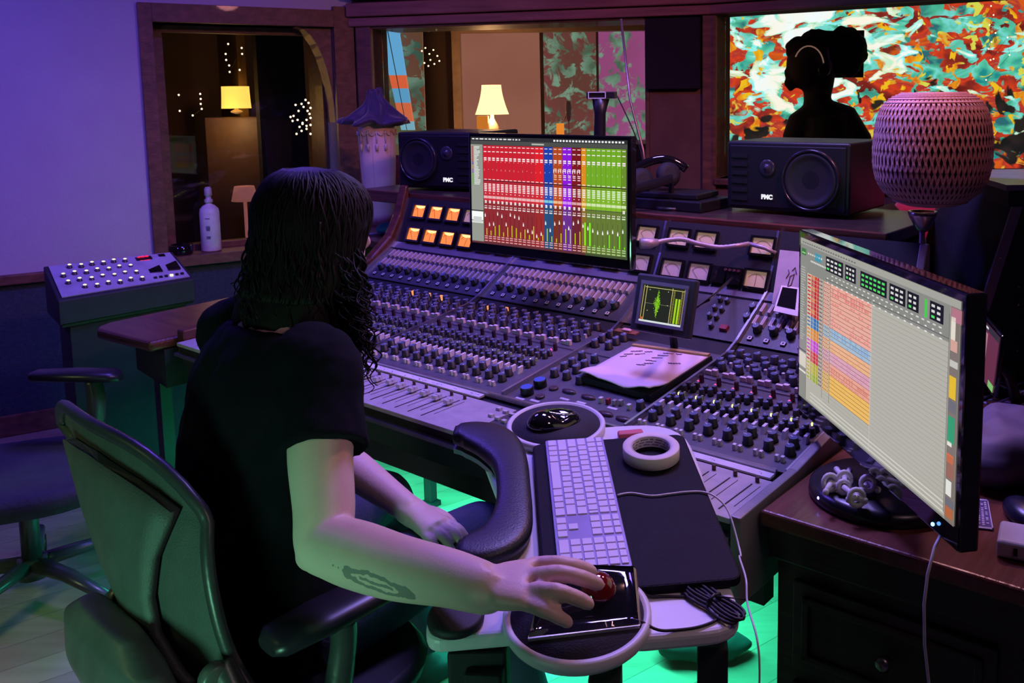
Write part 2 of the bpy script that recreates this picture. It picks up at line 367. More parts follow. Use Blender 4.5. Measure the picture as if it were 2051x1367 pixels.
# ------------------------------------------------------------------ live room behind the glass
def patt(name, mode, s=1.0):
    m = bpy.data.materials.new(name); m.use_nodes = True; nt = m.node_tree; b = nt.nodes['Principled BSDF']
    tc = nt.nodes.new('ShaderNodeTexCoord')
    def nz(scale, det, dist, st, off=0.0, rough=0.5):
        mp = nt.nodes.new('ShaderNodeMapping'); nt.links.new(tc.outputs['Object'], mp.inputs[0]); mp.inputs['Scale'].default_value = st; mp.inputs['Location'].default_value = (off, off, off)
        n = nt.nodes.new('ShaderNodeTexNoise'); n.inputs['Scale'].default_value = scale; n.inputs['Detail'].default_value = det; n.inputs['Distortion'].default_value = dist; n.inputs['Roughness'].default_value = rough
        nt.links.new(mp.outputs[0], n.inputs['Vector']); return n.outputs['Fac']
    def ramp(src, stops, interp='LINEAR'):
        r = nt.nodes.new('ShaderNodeValToRGB'); nt.links.new(src, r.inputs[0]); cr = r.color_ramp; cr.interpolation = interp
        while len(cr.elements) > 1: cr.elements.remove(cr.elements[-1])
        cr.elements[0].position = stops[0][0]; cr.elements[0].color = (*hx(stops[0][1]), 1)
        for p, c in stops[1:]:
            e_ = cr.elements.new(p); e_.color = (*hx(c), 1)
        return r.outputs[0]
    def mix(f, a, b_):
        x = nt.nodes.new('ShaderNodeMix'); x.data_type = 'RGBA'
        if isinstance(f, float): x.inputs[0].default_value = f
        else: nt.links.new(f, x.inputs[0])
        nt.links.new(a, x.inputs[6]); nt.links.new(b_, x.inputs[7]); return x.outputs[2]
    def thr(src, a, c):
        r = nt.nodes.new('ShaderNodeMapRange'); nt.links.new(src, r.inputs[0]); r.inputs[1].default_value = a; r.inputs[2].default_value = c; return r.outputs[0]
    if mode == 'wild':
        red = ramp(nz(2.6, 3, 0.5, (1, 1, 2), 3), [(0.3, '5a1410'), (0.42, '8a2a22'), (0.5, 'd8401c'), (0.56, 'a83430'), (0.62, 'e06018'), (0.72, '7a2c20')])
        teal = ramp(nz(3.2, 3, 0.6, (1, 1, 1.6), 9), [(0.35, '1c8c88'), (0.45, '58c8a0'), (0.52, '7adcd0'), (0.6, '4ab890'), (0.68, '2c6a70')])
        yel = ramp(nz(4, 3, 0.6, (1, 1, 1), 5), [(0.4, 'f0c020'), (0.5, 'e07818'), (0.6, 'd8d850')])
        dk = ramp(nz(5, 2, 0.4, (1, 1, 1), 12), [(0.4, '141818'), (0.6, '2a2420')])
        c = mix(thr(nz(4.6, 4, 0.7, (1, 1, 1.7), 1), 0.49, 0.515), red, teal)
        c = mix(thr(nz(7.5, 2, 0.9, (1, 1, 1.3), 7), 0.57, 0.60), c, yel)
        sp = nt.nodes.new('ShaderNodeSeparateXYZ'); nt.links.new(tc.outputs['Object'], sp.inputs[0])
        # lower part of the picture is darker and busier
        low = nt.nodes.new('ShaderNodeMapRange'); nt.links.new(sp.outputs[2], low.inputs[0]); low.inputs[1].default_value = 1.75; low.inputs[2].default_value = 1.25; low.inputs[3].default_value = 0; low.inputs[4].default_value = 0.16
        ad = nt.nodes.new('ShaderNodeMath'); ad.operation = 'ADD'; nt.links.new(nz(4.4, 3, 0.9, (1, 1, 0.8), 4), ad.inputs[0]); nt.links.new(low.outputs[0], ad.inputs[1])
        c = mix(thr(ad.outputs[0], 0.69, 0.73), c, dk)
        # projector hot spot painted white into the picture, up left
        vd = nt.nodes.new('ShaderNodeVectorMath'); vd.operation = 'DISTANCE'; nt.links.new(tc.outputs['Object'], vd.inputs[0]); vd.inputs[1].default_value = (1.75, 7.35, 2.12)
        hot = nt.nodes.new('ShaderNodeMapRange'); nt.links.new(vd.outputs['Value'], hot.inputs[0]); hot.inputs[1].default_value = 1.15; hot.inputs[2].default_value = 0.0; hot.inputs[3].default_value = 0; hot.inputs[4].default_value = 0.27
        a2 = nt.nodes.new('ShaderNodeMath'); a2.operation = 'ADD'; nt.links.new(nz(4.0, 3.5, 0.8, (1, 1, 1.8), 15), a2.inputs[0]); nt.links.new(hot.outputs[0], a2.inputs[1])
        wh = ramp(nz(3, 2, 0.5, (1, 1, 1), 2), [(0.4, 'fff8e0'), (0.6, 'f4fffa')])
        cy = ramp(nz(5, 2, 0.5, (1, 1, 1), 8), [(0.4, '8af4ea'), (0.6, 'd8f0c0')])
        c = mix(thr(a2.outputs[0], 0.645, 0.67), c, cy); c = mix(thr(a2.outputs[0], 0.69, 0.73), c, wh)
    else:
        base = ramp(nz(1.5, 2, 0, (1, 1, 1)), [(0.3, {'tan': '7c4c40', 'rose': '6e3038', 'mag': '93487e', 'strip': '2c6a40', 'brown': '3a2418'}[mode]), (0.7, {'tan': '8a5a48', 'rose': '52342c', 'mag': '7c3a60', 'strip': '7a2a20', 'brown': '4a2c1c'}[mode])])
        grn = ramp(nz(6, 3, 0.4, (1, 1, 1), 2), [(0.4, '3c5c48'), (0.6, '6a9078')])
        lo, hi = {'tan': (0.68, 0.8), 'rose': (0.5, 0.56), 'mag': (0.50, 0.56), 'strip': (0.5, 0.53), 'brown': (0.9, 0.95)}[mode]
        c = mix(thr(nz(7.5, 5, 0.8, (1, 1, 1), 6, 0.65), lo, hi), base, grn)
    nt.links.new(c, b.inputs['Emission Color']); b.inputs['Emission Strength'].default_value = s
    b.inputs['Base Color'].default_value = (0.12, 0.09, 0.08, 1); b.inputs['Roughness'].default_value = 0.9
    return m
YB = 7.4
def pane(px0, px1, py0, py1, y, name, m, th=0.03, kind=True, slant=0):
    a = at(px0, py0, y); b = at(px1, py1, y)
    mb = MB(); mb.hexa([V((a.x+slant, y, b.z)), V((b.x+slant, y, b.z)), V((b.x+slant, y+th, b.z)), V((a.x+slant, y+th, b.z)), V((a.x, y, a.z)), V((b.x, y, a.z)), V((b.x, y+th, a.z)), V((a.x, y+th, a.z))])
    o = mb.build(name, m)
    if kind: struct(o)
    return o
x_l = at(1415, 200, YB).x
mb = MB(); mb.box(((x_l+5.0)/2, YB+0.05, 1.75), (5.0-x_l, 0.1, 1.75))
tag(mb.build('projection_screen', patt('abstract_projection', 'wild', 1.25)), 'huge screen beyond the right window lit with red, teal and white projected blobs', 'projection screen')  # light projected on the far wall, painted as emission
mb = MB()
mb.box((0.0, YB+0.2, CEIL/2), (11, 0.1, CEIL)); mb.box((5.05, 6, CEIL/2), (0.1, 3, CEIL)); mb.box((-4.5, 6, CEIL/2), (0.1, 4, CEIL))
struct(mb.build('wall_live_room', mat('live_room_brown', (0.13, 0.08, 0.05), 0.85, scale=4)))
# surfaces seen in the middle window, projected light painted on as emission
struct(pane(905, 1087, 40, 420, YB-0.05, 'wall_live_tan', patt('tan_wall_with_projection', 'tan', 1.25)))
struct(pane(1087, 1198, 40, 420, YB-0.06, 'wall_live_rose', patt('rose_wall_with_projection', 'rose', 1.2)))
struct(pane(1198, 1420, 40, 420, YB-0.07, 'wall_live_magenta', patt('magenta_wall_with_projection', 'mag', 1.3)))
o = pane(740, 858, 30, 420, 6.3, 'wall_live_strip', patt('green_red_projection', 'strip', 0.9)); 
# cyan and orange projected light on a door edge, painted as emission
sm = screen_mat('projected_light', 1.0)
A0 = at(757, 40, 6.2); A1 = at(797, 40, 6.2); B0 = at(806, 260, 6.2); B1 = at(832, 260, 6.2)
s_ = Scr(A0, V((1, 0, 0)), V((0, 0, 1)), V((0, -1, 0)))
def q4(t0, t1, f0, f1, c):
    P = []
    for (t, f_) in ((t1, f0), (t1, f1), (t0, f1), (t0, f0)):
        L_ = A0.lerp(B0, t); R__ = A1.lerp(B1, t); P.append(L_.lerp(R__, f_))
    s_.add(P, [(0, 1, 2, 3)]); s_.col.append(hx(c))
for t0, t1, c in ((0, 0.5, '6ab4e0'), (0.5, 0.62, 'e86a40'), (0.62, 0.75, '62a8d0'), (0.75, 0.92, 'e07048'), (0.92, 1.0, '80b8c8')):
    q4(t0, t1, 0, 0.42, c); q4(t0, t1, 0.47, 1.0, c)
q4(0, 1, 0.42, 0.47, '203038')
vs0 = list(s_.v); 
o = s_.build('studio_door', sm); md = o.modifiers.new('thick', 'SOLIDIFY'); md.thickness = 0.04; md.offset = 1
tag(o, 'slanting door edge lit cyan and orange at the left of the middle window', 'door')
# inner frame round the tan wall
mb = MB(); a = at(905, 60, 6.9); b = at(921, 60, 6.9)
mb.box(((a.x+b.x)/2, 6.9, 1.4), (b.x-a.x, 0.08, 2*(a.z-1.4))); c = at(1292, 60, 6.9)
mb.box(((a.x+c.x)/2+.1, 6.9, a.z), (c.x-a.x+.2, 0.1, 0.05))
struct(mb.build('trim_4', mat('pale_inner_frame', (0.34, 0.22, 0.16), 0.5)))
# booth behind window 1
mb = MB(); BW = WallF(CRN, dL, WL.n)
BW.box(mb, -2.6, 0.5, 0, CEIL, -1.9, -2.0); BW.box(mb, -2.7, -2.6, 0, CEIL, -0.16, -2.0)
struct(mb.build('wall_booth', mat('booth_brown_wall', (0.11, 0.062, 0.038), 0.8, scale=3)))
mb = MB(); a = BW.uz(548, 200)
BW.box(mb, -0.35, -0.30, 0, 2.1, -1.2, -1.8); struct(mb.build('trim_5', mat('pale_post_wood', (0.20, 0.12, 0.05), 0.6)))
mb = MB(); BW.box(mb, -0.30, 0.02, 0, CEIL, -0.16, -1.9); 
mb2 = MB(); BW.box(mb2, -0.30, -0.02, 0.2, 2.3, -0.9, -1.0)
tag(mb2.build('booth_curtain', mat('black_curtain', (0.01, 0.012, 0.02), 0.95)), 'black curtain hanging behind the right side of the left window', 'curtain')
# ------------------------------------------------------------------ mixing console
PSI = radians(-38.4); A = V((cos(PSI), sin(PSI), 0)); B = V((-sin(PSI), cos(PSI), 0))
def K(s, t, z=0.0): return A*s+B*t+UP*z
SL, S0, S1, S2, S3 = -2.76, -2.135, -1.545, -1.164, -0.768
PROF = [(1.553, .760), (2.0, .822), (2.055, .845), (2.10, .872), (2.135, .893), (2.195, .928), (2.225, .950), (2.262, 1.02), (2.285, 1.09), (2.295, 1.115)]
class Pl:
    def __init__(s, t0, z0, t1, z1):
        s.t0, s.z0 = t0, z0; s.k = (z1-z0)/(t1-t0); s.Y = (B*(t1-t0)+UP*(z1-z0)).normalized(); s.N = A.cross(s.Y).normalized(); s.O = B*t0+UP*z0; s.R = basis(A, s.Y, s.N)
    def p(s, s_, t, off=0.0): return K(s_, t, s.z0+s.k*(t-s.t0))+s.N*off
    def hit(s, px, py, h=0.0):
        q = onpl(px, py, s.O+s.N*h, s.N); return q
P1 = Pl(1.553, .760, 2.0, .822); P2 = Pl(2.055, .845, 2.195, .928); P3 = Pl(2.225, .950, 2.285, 1.09); P0 = Pl(1.34, .752, 1.535, .756)
con = thing('mixing_console', 'large grey analogue mixing console with hundreds of black knobs and lit orange meters', 'mixing console', K(-1.73, 1.8, 0), PSI)
M_fr = M_black
# body under the panels, legs, rails
mb = MB()
def cprism(mb, prof, s0, s1, mi=0):
    return mb.prism([K(s0, t, z) for t, z in prof], A*(s1-s0), mi)
cprism(mb, [(1.345, .715), (1.345, .748), (1.535, .750), (1.55, .752), (2.0, .812), (2.21, .93), (2.285, 1.12), (2.295, 1.10), (2.295, .50), (2.0, .50), (1.75, .60), (1.40, .64), (1.37, .64)], SL, S3)
mb.build('body', M_black_matte, con)
mb = MB(); cprism(mb, [(1.325, .713), (1.325, .722), (1.36, .722), (1.36, .713)], SL, S3)
mb.build('front_rail', mat('violet_sheen_steel', (0.25, 0.24, 0.30), 0.3, 0.8), con)  # violet reflected light tinted into the rail colour
mb = MB(); cprism(mb, [(1.46, .53), (1.46, .60), (1.50, .60), (1.50, .53)], SL, S3); mb.build('rail', M_black, con)
for s_, t in ((-2.72, 1.45), (-0.80, 1.70), (-2.49, 2.11), (-0.76, 2.3)):
    mb = MB(); mb.box(K(s_, t, .29), (.035, .035, .55), basis(A, B, UP)); mb.box(K(s_, t, .01), (.055, .055, .02), basis(A, B, UP)); mb.build('leg', M_black, con, bevel=.003)
# wooden cheek at the far left and steel cheek at the near right
ch = [(1.36, .70), (1.36, .785), (1.56, .795), (2.0, .865), (2.10, .91), (2.19, .98), (2.24, 1.06), (2.275, 1.165), (2.29, 1.17), (2.29, .70)]
mb = MB(); cprism(mb, ch, SL-.045, SL-.004); mb.build('wooden_cheek', M_redwood, con, bevel=.006)
mb = MB(); cprism(mb, [(1.325, .60), (1.325, .765), (1.553, .775), (2.0, .84), (2.2, .95), (2.27, 1.12), (2.29, 1.12), (2.29, .60)], S3+.003, S3+.024); mb.build('steel_cheek', mat('scuffed_grey_steel', (.28, .26, .27), .45, .4, bump=.05), con, bevel=.003)
def strip(name, s0, s1, prof, off, m, w=None):
    mb = MB(); n = len(prof)
    up = [K(s0, t, z) for t, z in prof]; 
    top = []; 
    for i, (t, z) in enumerate(prof):
        a = prof[max(0, i-1)]; b = prof[min(n-1, i+1)]; d = V((b[0]-a[0], b[1]-a[1])).normalized(); nn = V((-d.y, d.x)); top.append(K(s0, t+nn.x*off, z+nn.y*off))
    for i in range(n-1):
        w_ = A*(s1-s0)
        mb.hexa([up[i], up[i]+w_, up[i+1]+w_, up[i+1], top[i], top[i]+w_, top[i+1]+w_, top[i+1]])
    return mb.build(name, m, con)
for s_ in (SL, S0, S1, S2): strip('divider', s_-.004, s_+.003, PROF, .016, M_alu)
strip('divider', S3-.004, S3+.002, PROF, .010, M_alu)
for a, b in ((SL+.003, S0-.004), (S0+.003, S1-.004), (S1+.003, S2-.004), (S2+.003, S3-.004)):
    for nm, i0, i1, off, m in (('channel_panel', 0, 1, .002, M_panel), ('equalizer_panel', 2, 5, .004, M_panel2), ('meter_panel', 5, 9, .003, M_panel2)):
        strip(nm, a, b, PROF[i0:i1+1], off, m)
    mb = MB(); cprism(mb, [(2.195, .932), (2.193, .938), (2.222, .957), (2.224, .951)], a, b); mb.build('ledge_strip', mat('lilac_lit_ledge', (.16, .15, .22), .3, .3), con)  # lilac light on this band is painted into its colour
# flat fader areas
for a, b in ((SL+.003, S1+.085), (S2+.003, S3-.004)):
    mb = MB(); cprism(mb, [(1.335, .742), (1.335, .753), (1.513, .757), (1.513, .745)], a, b); mb.build('fader_panel', M_fader, con, bevel=.0015)
mb = MB(); cprism(mb, [(1.335, .742), (1.335, .753), (1.51, .7572), (1.51, .745)], S1+.09, S2-.004); mb.build('master_panel', M_panel2, con)
for a, b in ((SL+.003, S1-.05), (S2+.01, S3-.02)):
    mb = MB(); cprism(mb, [(1.518, .756), (1.518, .760), (1.538, .762), (1.538, .756)], a, b); ls = mb.build('label_strip', mat('white_label_tape', (.62, .60, .64), .6), con)
    mb = MB(); x = a+.01; rnd = random.Random(int(a*-100))
    while x < b-.02:                      # pen marks on the tape
        if rnd.random() < .7:
            for k in range(rnd.randint(1, 4)):
                c0 = V((x+k*.005, 1.528+rnd.uniform(-.004, .004))); c1 = c0+V((rnd.uniform(-.002, .005), rnd.uniform(-.005, .005)))
                mb.cyl(K(c0.x, c0.y, .7612), K(c1.x, c1.y, .7612), .0005, n=4)
        x += rnd.uniform(.018, .035)
    mb.build('pen_marks', mat('pen_ink', (.02, .02, .06), .6), ls)
mb = MB()
for a, b in ((SL+.003, S3-.02),): cprism(mb, [(1.542, .757), (1.542, .768), (1.551, .768), (1.551, .757)], a, b)
mb.build('trim_strip', M_alu, con)
# small controls -------------------------------------------------
M_kt = mat('knob_top_blue_sheen', (.09, .12, .22), .4); M_kb = mat('knob_black', (.006, .006, .008), .5)  # bluish reflection painted into the knob tops
M_cap = mat('pale_switch_cap', (.72, .68, .70), .5); M_capg = mat('grey_green_cap', (.30, .32, .30), .5); M_bar = mat('rose_grey_bar', (.36, .30, .33), .4)
def mesh_of(fn, mats, name):
    mb = MB(); fn(mb); o = mb.build(name, mats); me = o.data; bpy.data.objects.remove(o); return me, mb, mats
def knob_fn(r, h): 
    return lambda mb: (mb.lathe([(r*1.12, 0), (r*1.12, h*.15), (r, h*.2), (r*.86, h), ], n=12, mi=0), mb.lathe([(r*.84, h), (r*.80, h+.0008)], n=12, mi=1), mb.box((0, r*.55, h+.001), (r*.16, r*.8, .0006), mi=2))
M_line = mat('white_pointer', (.6, .6, .65), .5)
KB = mesh_of(knob_fn(.0112, .0205), [M_kb, M_kt, M_line], 'knob')
KS = mesh_of(knob_fn(.0074, .0160), [M_kb, M_kt, M_line], 'small_knob')
def scatter(name, proto, places, parent=con, cap=100):
    me, mb0, mats = proto
    pl = sorted(places, key=lambda q: (q[0]-EYE).length)
    for p, R in pl[:cap]: inst(name, me, parent, p, R)
    rest = pl[cap:]
    if rest:
        mb = MB()
        for p, R in rest:
            mb.v_off = len(mb.v); k = len(mb.v); mb.v += [p+R @ v for v in mb0.v]
            mb.f += [[k+i for i in f] for f in mb0.f]; mb.m += mb0.m; mb.sm += mb0.sm
        o = mb.build(name, mats, parent); o['kind'] = 'stuff'
def box_fn(x, y, z, lift=0.0, tz=1.0):
    def f(mb):
        a = [V((sx*x/2, sy*y/2, lift)) for sx, sy in ((-1, -1), (1, -1), (1, 1), (-1, 1))]; b = [V((v.x*tz, v.y*tz, lift+z)) for v in a]; mb.hexa(a+b)
    return f
PB = mesh_of(box_fn(.008, .009, .012, 0, .85), [M_cap], 'push_button'); PG = mesh_of(box_fn(.006, .006, .010, 0, .85), [M_capg], 'push_button')
TG = mesh_of(lambda mb: (mb.hexa([V((-.004, -.010, 0)), V((.004, -.010, 0)), V((.004, .008, 0)), V((-.004, .008, 0)), V((-.0035, -.003, .016)), V((.0035, -.003, .016)), V((.0035, .014, .016)), V((-.0035, .014, .016))]),), [M_cap], 'paddle_switch')
MS = mesh_of(box_fn(.009, .008, .020, 0, .9), [mat('dark_plum_cap', (.035, .012, .022), .4)], 'mute_switch')
WC = mesh_of(lambda mb: (mb.box((-.008, 0, .006), (.018, .008, .011)), mb.box((.010, 0, .008), (.014, .010, .015))), [mat('rose_white_cap', (.78, .68, .70), .45)], 'fader_knob')
LB = mesh_of(lambda mb: (mb.box((0, 0, .002), (.013, .014, .004)), mb.box((-.0045, 0, .0045), (.0030, .011, .002), mi=1), mb.box((.0045, 0, .0045), (.0030, .011, .002), mi=1), mb.box((0, -.0045, .0045), (.006, .0025, .002), mi=1), mb.box((0, .0045, .0045), (.006, .0025, .002), mi=1)), [M_black, mat('white_button_print', (.66, .64, .68), .5)], 'label_button')
BR = mesh_of(lambda mb: (mb.hexa([V((-.0052, -.019, 0)), V((.0052, -.019, 0)), V((.0052, .017, 0)), V((-.0052, .017, 0)), V((-.0035, -.015, .010)), V((.0035, -.015, .010)), V((.0035, .019, .010)), V((-.0035, .019, .010))]), mb.box((-.0035, .002, .0105), (.0022, .034, .0012), mi=1)), [M_bar, mat('bar_edge', (.62, .56, .58), .35)], 'bar_switch')
LD = lambda c, s=6: mesh_of(lambda mb: mb.ell((0, 0, .008), (.0028, .0028, .004), n=8, m=5), [glow('led_'+c, hx(c), s)], 'led')
LDy, LDr, LDw = LD('e8f060'), LD('f03060'), LD('f0ead0')
FC = mesh_of(lambda mb: (mb.box((0, 0, .006), (.016, .022, .003)), mb.box((0, -.006, .010), (.014, .009, .008)), mb.box((0, .006, .010), (.014, .009, .008)), mb.box((0, 0, .003), (.003, .008, .006))), [mat('clear_fader_cap', (.62, .60, .66), .15, coat=.5)], 'fader_cap')
FK = mesh_of(lambda mb: (mb.lathe([(.0042, 0), (.0042, .010), (.0036, .011)], n=10)), [mat('brown_knob', (.07, .035, .03), .5)], 'pan_knob')
chs = [(-2.715+.0497*i, 0, i) for i in range(12)]+[(-2.098+.0480*i, 1, i) for i in range(11)]+[(-1.141+.0487*i, 2, i) for i in range(8)]
kb, ks, pb, pg, tg, ms, wc, lb, br, fc, fk, ldy, ldr, vents = [], [], [], [], [], [], [], [], [], [], [], [], [], []
rnd = random.Random(3)
def RZ(a, P): return P.R @ Matrix.Rotation(a, 3, 'Z')
for c, bk, i in chs:
    P = P1; rr = lambda: RZ(rnd.uniform(-2.2, 2.2), P)
    pb += [(P.p(c-.009, 1.590, .002), P.R), (P.p(c+.004, 1.590, .002), P.R)]
    kb += [(P.p(c+.004, 1.622, .002), rr()), (P.p(c-.004, 1.655, .002), rr())]
    tg += [(P.p(c-.013, 1.678, .002), P.R), (P.p(c+.011, 1.680, .002), P.R)]
    for t in (1.708, 1.727): ks += [(P.p(c-.010, t, .002), rr()), (P.p(c+.008, t+.008, .002), rr())]
    pg += [(P.p(c-.010, 1.755, .002), P.R), (P.p(c+.003, 1.757, .002), P.R)]
    if bk == 2 or i % 3: ldy += [(P.p(c-.004, 1.742, .004), P.R)]
    if bk == 2 or (bk == 1 and i == 10): ldr += [(P.p(c+.002, 1.818, .004), P.R)]
    for t in (1.776, 1.795): ks += [(P.p(c-.010, t, .002), rr()), (P.p(c+.009, t+.008, .002), rr())]
    ms += [(P.p(c, 1.838, .002), P.R)]
    wc += [(P.p(c, 1.885, .002), P.R)]
    kb += [(P.p(c+.010, 1.918, .002), rr()), (P.p(c-.008, 1.940, .002), rr()), (P.p(c+.011, 1.965, .002), rr()), (P.p(c-.006, 1.990, .002), rr()), (P.p(c+.010, 2.012, .000), rr())]
    pb += [(P.p(c+.020, 1.945, .002), P.R)]
    lb += [(P2.p(c+.004, 2.073, .004), P2.R)]
    kb += [(P2.p(c+.012, 2.100, .006), RZ(.6, P2))]
    ms += []
    for d in (-.012, .0125):
        for t in (2.126, 2.168): br += [(P2.p(c+d+.006, t, .005), P2.R)]
    if bk == 2 or i > 0:
        fk += [(P0.p(c-.002, 1.494, .001), P0.R)]
        if not (bk == 2 and i > 3): fc += [(P0.p(c-.006, 1.456+.012*rnd.random()-.0015*i, .002), P0.R @ Matrix.Rotation(.0, 3, 'Z'))]
        vents.append(c)
# master section controls
def mp(lst, pts, f, pl=P1, rot=True):
    for (x, y) in pts:
        px, py = f(x, y); q = pl.hit(px, py, .014 if lst is kb else .004); lst.append((q-pl.N*(.014 if lst is kb else .004)+pl.N*.002, pl.R))
z5 = lambda x, y: (980+x/5.697, 620+y/5.697)
mp(kb, [(1385, 270), (1290, 320), (1205, 375), (1445, 350), (1360, 400), (1535, 310), (1055, 515), (1200, 550), (945, 590), (1085, 615), (855, 640), (990, 670), (740, 710), (880, 740), (1725, 1080), (1030, 790)], z5)
zr = lambda x, y: (1230+x/3.254, 440+y/3.254)
mp(kb, [(905, 570), (865, 635)], zr, P2); mp(ks, [(695, 530), (740, 540), (660, 585), (705, 595), (625, 635), (670, 645), (635, 700)], zr, P2)
scatter('knob', KB, kb); scatter('small_knob', KS, ks); scatter('push_button', PB, pb); scatter('grey_button', PG, pg, cap=60); scatter('paddle_switch', TG, tg)
scatter('mute_switch', MS, ms); scatter('fader_knob', WC, wc); scatter('label_button', LB, lb); scatter('bar_switch', BR, br); scatter('fader_cap', FC, fc); scatter('pan_knob', FK, fk)
scatter('green_light', LDy, ldy); scatter('red_light', LDr, ldr)
mb = MB()
for c in vents: mb.box(P0.p(c-.006, 1.418, .0020), (.0024, .125, .001), P0.R); mb.box(P0.p(c+.012, 1.43, .0018), (.0009, .10, .0006), P0.R)
mb.build('fader_slots', M_black_matte, con)
mb = MB()
for a, b in ((SL+.003, S3-.01),): mb.hexa([P1.p(a, 1.858), P1.p(b, 1.858), P1.p(b, 1.861), P1.p(a, 1.861), P1.p(a, 1.858, .006), P1.p(b, 1.858, .006), P1.p(b, 1.861, .006), P1.p(a, 1.861, .006)])
mb.build('panel_seam', M_alu, con)
BK = mesh_of(lambda mb: (mb.lathe([(.017, 0), (.0165, .018), (.0155, .020)], n=24), mb.lathe([(.0152, .020), (.0148, .0208)], n=24, mi=1)), [M_kb, mat('blue_knob_top', (.05, .13, .50), .4)], 'blue_knob')
for x, y in ((575, 800), (425, 885)):
    q = P1.hit(*z5(x, y), .02)-P1.N*.018; inst('blue_knob', BK[0], con, q, P1.R)
FB = mesh_of(lambda mb: mb.lathe([(.012, 0), (.012, .004), (.010, .006)], n=20), [mat('brown_round_button', (.05, .03, .04), .4)], 'round_button')
for x, y in ((735, 905), (580, 1000)): inst('round_button', FB[0], con, P1.hit(*z5(x, y), .002), P1.R)
FO = mesh_of(lambda mb: mb.add([V((.022*cos(a)*(1 if abs(cos(a)) < .5 else 1), .009*sin(a), 0)) for a in [2*pi*i/20 for i in range(20)]]+[V((.020*cos(a), .008*sin(a), .006)) for a in [2*pi*i/20 for i in range(20)]], [tuple(range(20, 40))]+[(i, (i+1) % 20, 20+(i+1) % 20, 20+i) for i in range(20)], 0, True), [MATS['brown_round_button']], 'oval_button')
for x, y in ((910, 945), (1130, 1010), (1330, 1200), (1530, 1260)): inst('oval_button', FO[0], con, P1.hit(*z5(x, y), .002), P1.R)
for (x, y), cc in zip(((1280, 1060), (1360, 1075), (1435, 1090), (1505, 1090), (1600, 1140)), ((.6, .57, .6), (.30, .02, .05), (.3, .28, .32), (.3, .28, .32), (.6, .57, .6))):
    mb = MB(); box_fn(.009, .010, .014)(mb); me = mesh_of(lambda m_: box_fn(.009, .010, .014)(m_), [mat('key_%d_%d' % (x, int(cc[0]*100)), cc, .4)], 'select_button')[0]; inst('select_button', me, con, P1.hit(*z5(x, y), .001), P1.R)
LBL = mesh_of(box_fn(.028, .008, .001), [mat('label_paper', (.66, .64, .70), .6)], 'paper_label')
for x, y, f_, pl in ((350, 1015, z5, P1), (520, 1040, z5, P1), (1405, 1125, z5, P1), (860, 1020, z5, P1), (1050, 1062, z5, P1), (785, 628, zr, P2), (760, 672, zr, P2)):
    inst('paper_label', LBL[0], con, pl.hit(*f_(x, y), .001), pl.R)
me = mesh_of(box_fn(.024, .018, .010, 0, .9), [mat('dark_red_button', (.22, .02, .04), .4)], 'talkback_button')[0]
inst('talkback_button', me, con, P2.hit(*zr(720, 712), .004), P2.R)
KP = mesh_of(box_fn(.013, .011, .006, 0, .9), [mat('keypad_white', (.55, .53, .56), .4)], 'keypad_button')
for i in range(2):
    for j in range(3):
        inst('keypad_button', KP[0], con, P0.hit(1000+13*j-16*i, 822+6*j+13*i)+P0.N*.002, P0.R)
# VU meters
def vu(pl, s_, t, lit, wd=.066, ht=.045, needle=0.5):
    O = pl.p(s_, t, .011)
    mb = MB(); fw_ = .007
    for (x, y, w_, h_) in ((0, ht/2+fw_/2, wd+2*fw_, fw_), (0, -ht/2-fw_/2, wd+2*fw_, fw_), (-wd/2-fw_/2, 0, fw_, ht), (wd/2+fw_/2, 0, fw_, ht)):
        mb.box(O+pl.R @ V((x, y, .003)), (w_, h_, .010), pl.R)
    h = mb.build('meter', M_gloss, con)
    mb = MB(); mb.box(O, (wd, ht, .002), pl.R)
    dm = mat('meter_face_'+lit, {'amber': (.30, .10, .03), 'rose': (.42, .32, .34), 'warm': (.50, .34, .26)}[lit], .5, emit={'amber': (1.0, .25, .04), 'rose': (.35, .20, .24), 'warm': (.42, .26, .18)}[lit], es={'amber': 1.05, 'rose': .35, 'warm': .5}[lit])
    mb.build('dial', dm, h)
    if lit == 'amber':
        mb = MB(); n = 8; ptsl = [O+pl.R @ V((wd*.38*cos(pi+pi*i/n), ht/2-.001+ht*.22*sin(pi+pi*i/n), .0016)) for i in range(n+1)]
        mb.prism(ptsl, pl.N*.001); mb.build('bulb_glow', glow('meter_bulb', (1.0, .62, .22), 2.2), h)
    mb = MB(); base = O+pl.R @ V((0, -ht*.45, .003)); a = radians(145-110*needle)
    mb.cyl(base, base+pl.R @ V((cos(a)*ht*.8, sin(a)*ht*.8, 0)), .0006, n=4)
    arc = [O+pl.R @ V((wd*.42*cos(radians(150-120*k/8)), ht*.55*sin(radians(150-120*k/8))-ht*.2, .0025)) for k in range(9)]
    mb.tube(arc, .0006, n=4); mb.build('needle', mat('needle_dark', (.08, .03, .02), .5), h)
for i in range(6):
    vu(P3, -2.672+.0955*i, 2.240, 'amber', needle=.2+.1*((i*3) % 5)); vu(P3, -2.676+.0955*i, 2.276, 'amber' if i < 3 else 'warm', needle=.3)
for i in range(5):
    vu(P3, -2.072+.1165*i, 2.240, 'rose' if i == 4 else 'amber', needle=.1); vu(P3, -2.072+.1165*i, 2.276, 'warm', needle=.1)
vu(P3, -1.488, 2.238, 'rose', needle=.1); vu(P3, -1.392, 2.238, 'rose', needle=.1); vu(P3, -1.205, 2.238, 'warm', needle=.5)
for s_ in (-1.488, -1.392, -1.205): vu(P3, s_, 2.276, 'warm', needle=.1)
for s_ in (-1.09, -.99): vu(P3, s_, 2.240, 'warm', needle=.1)
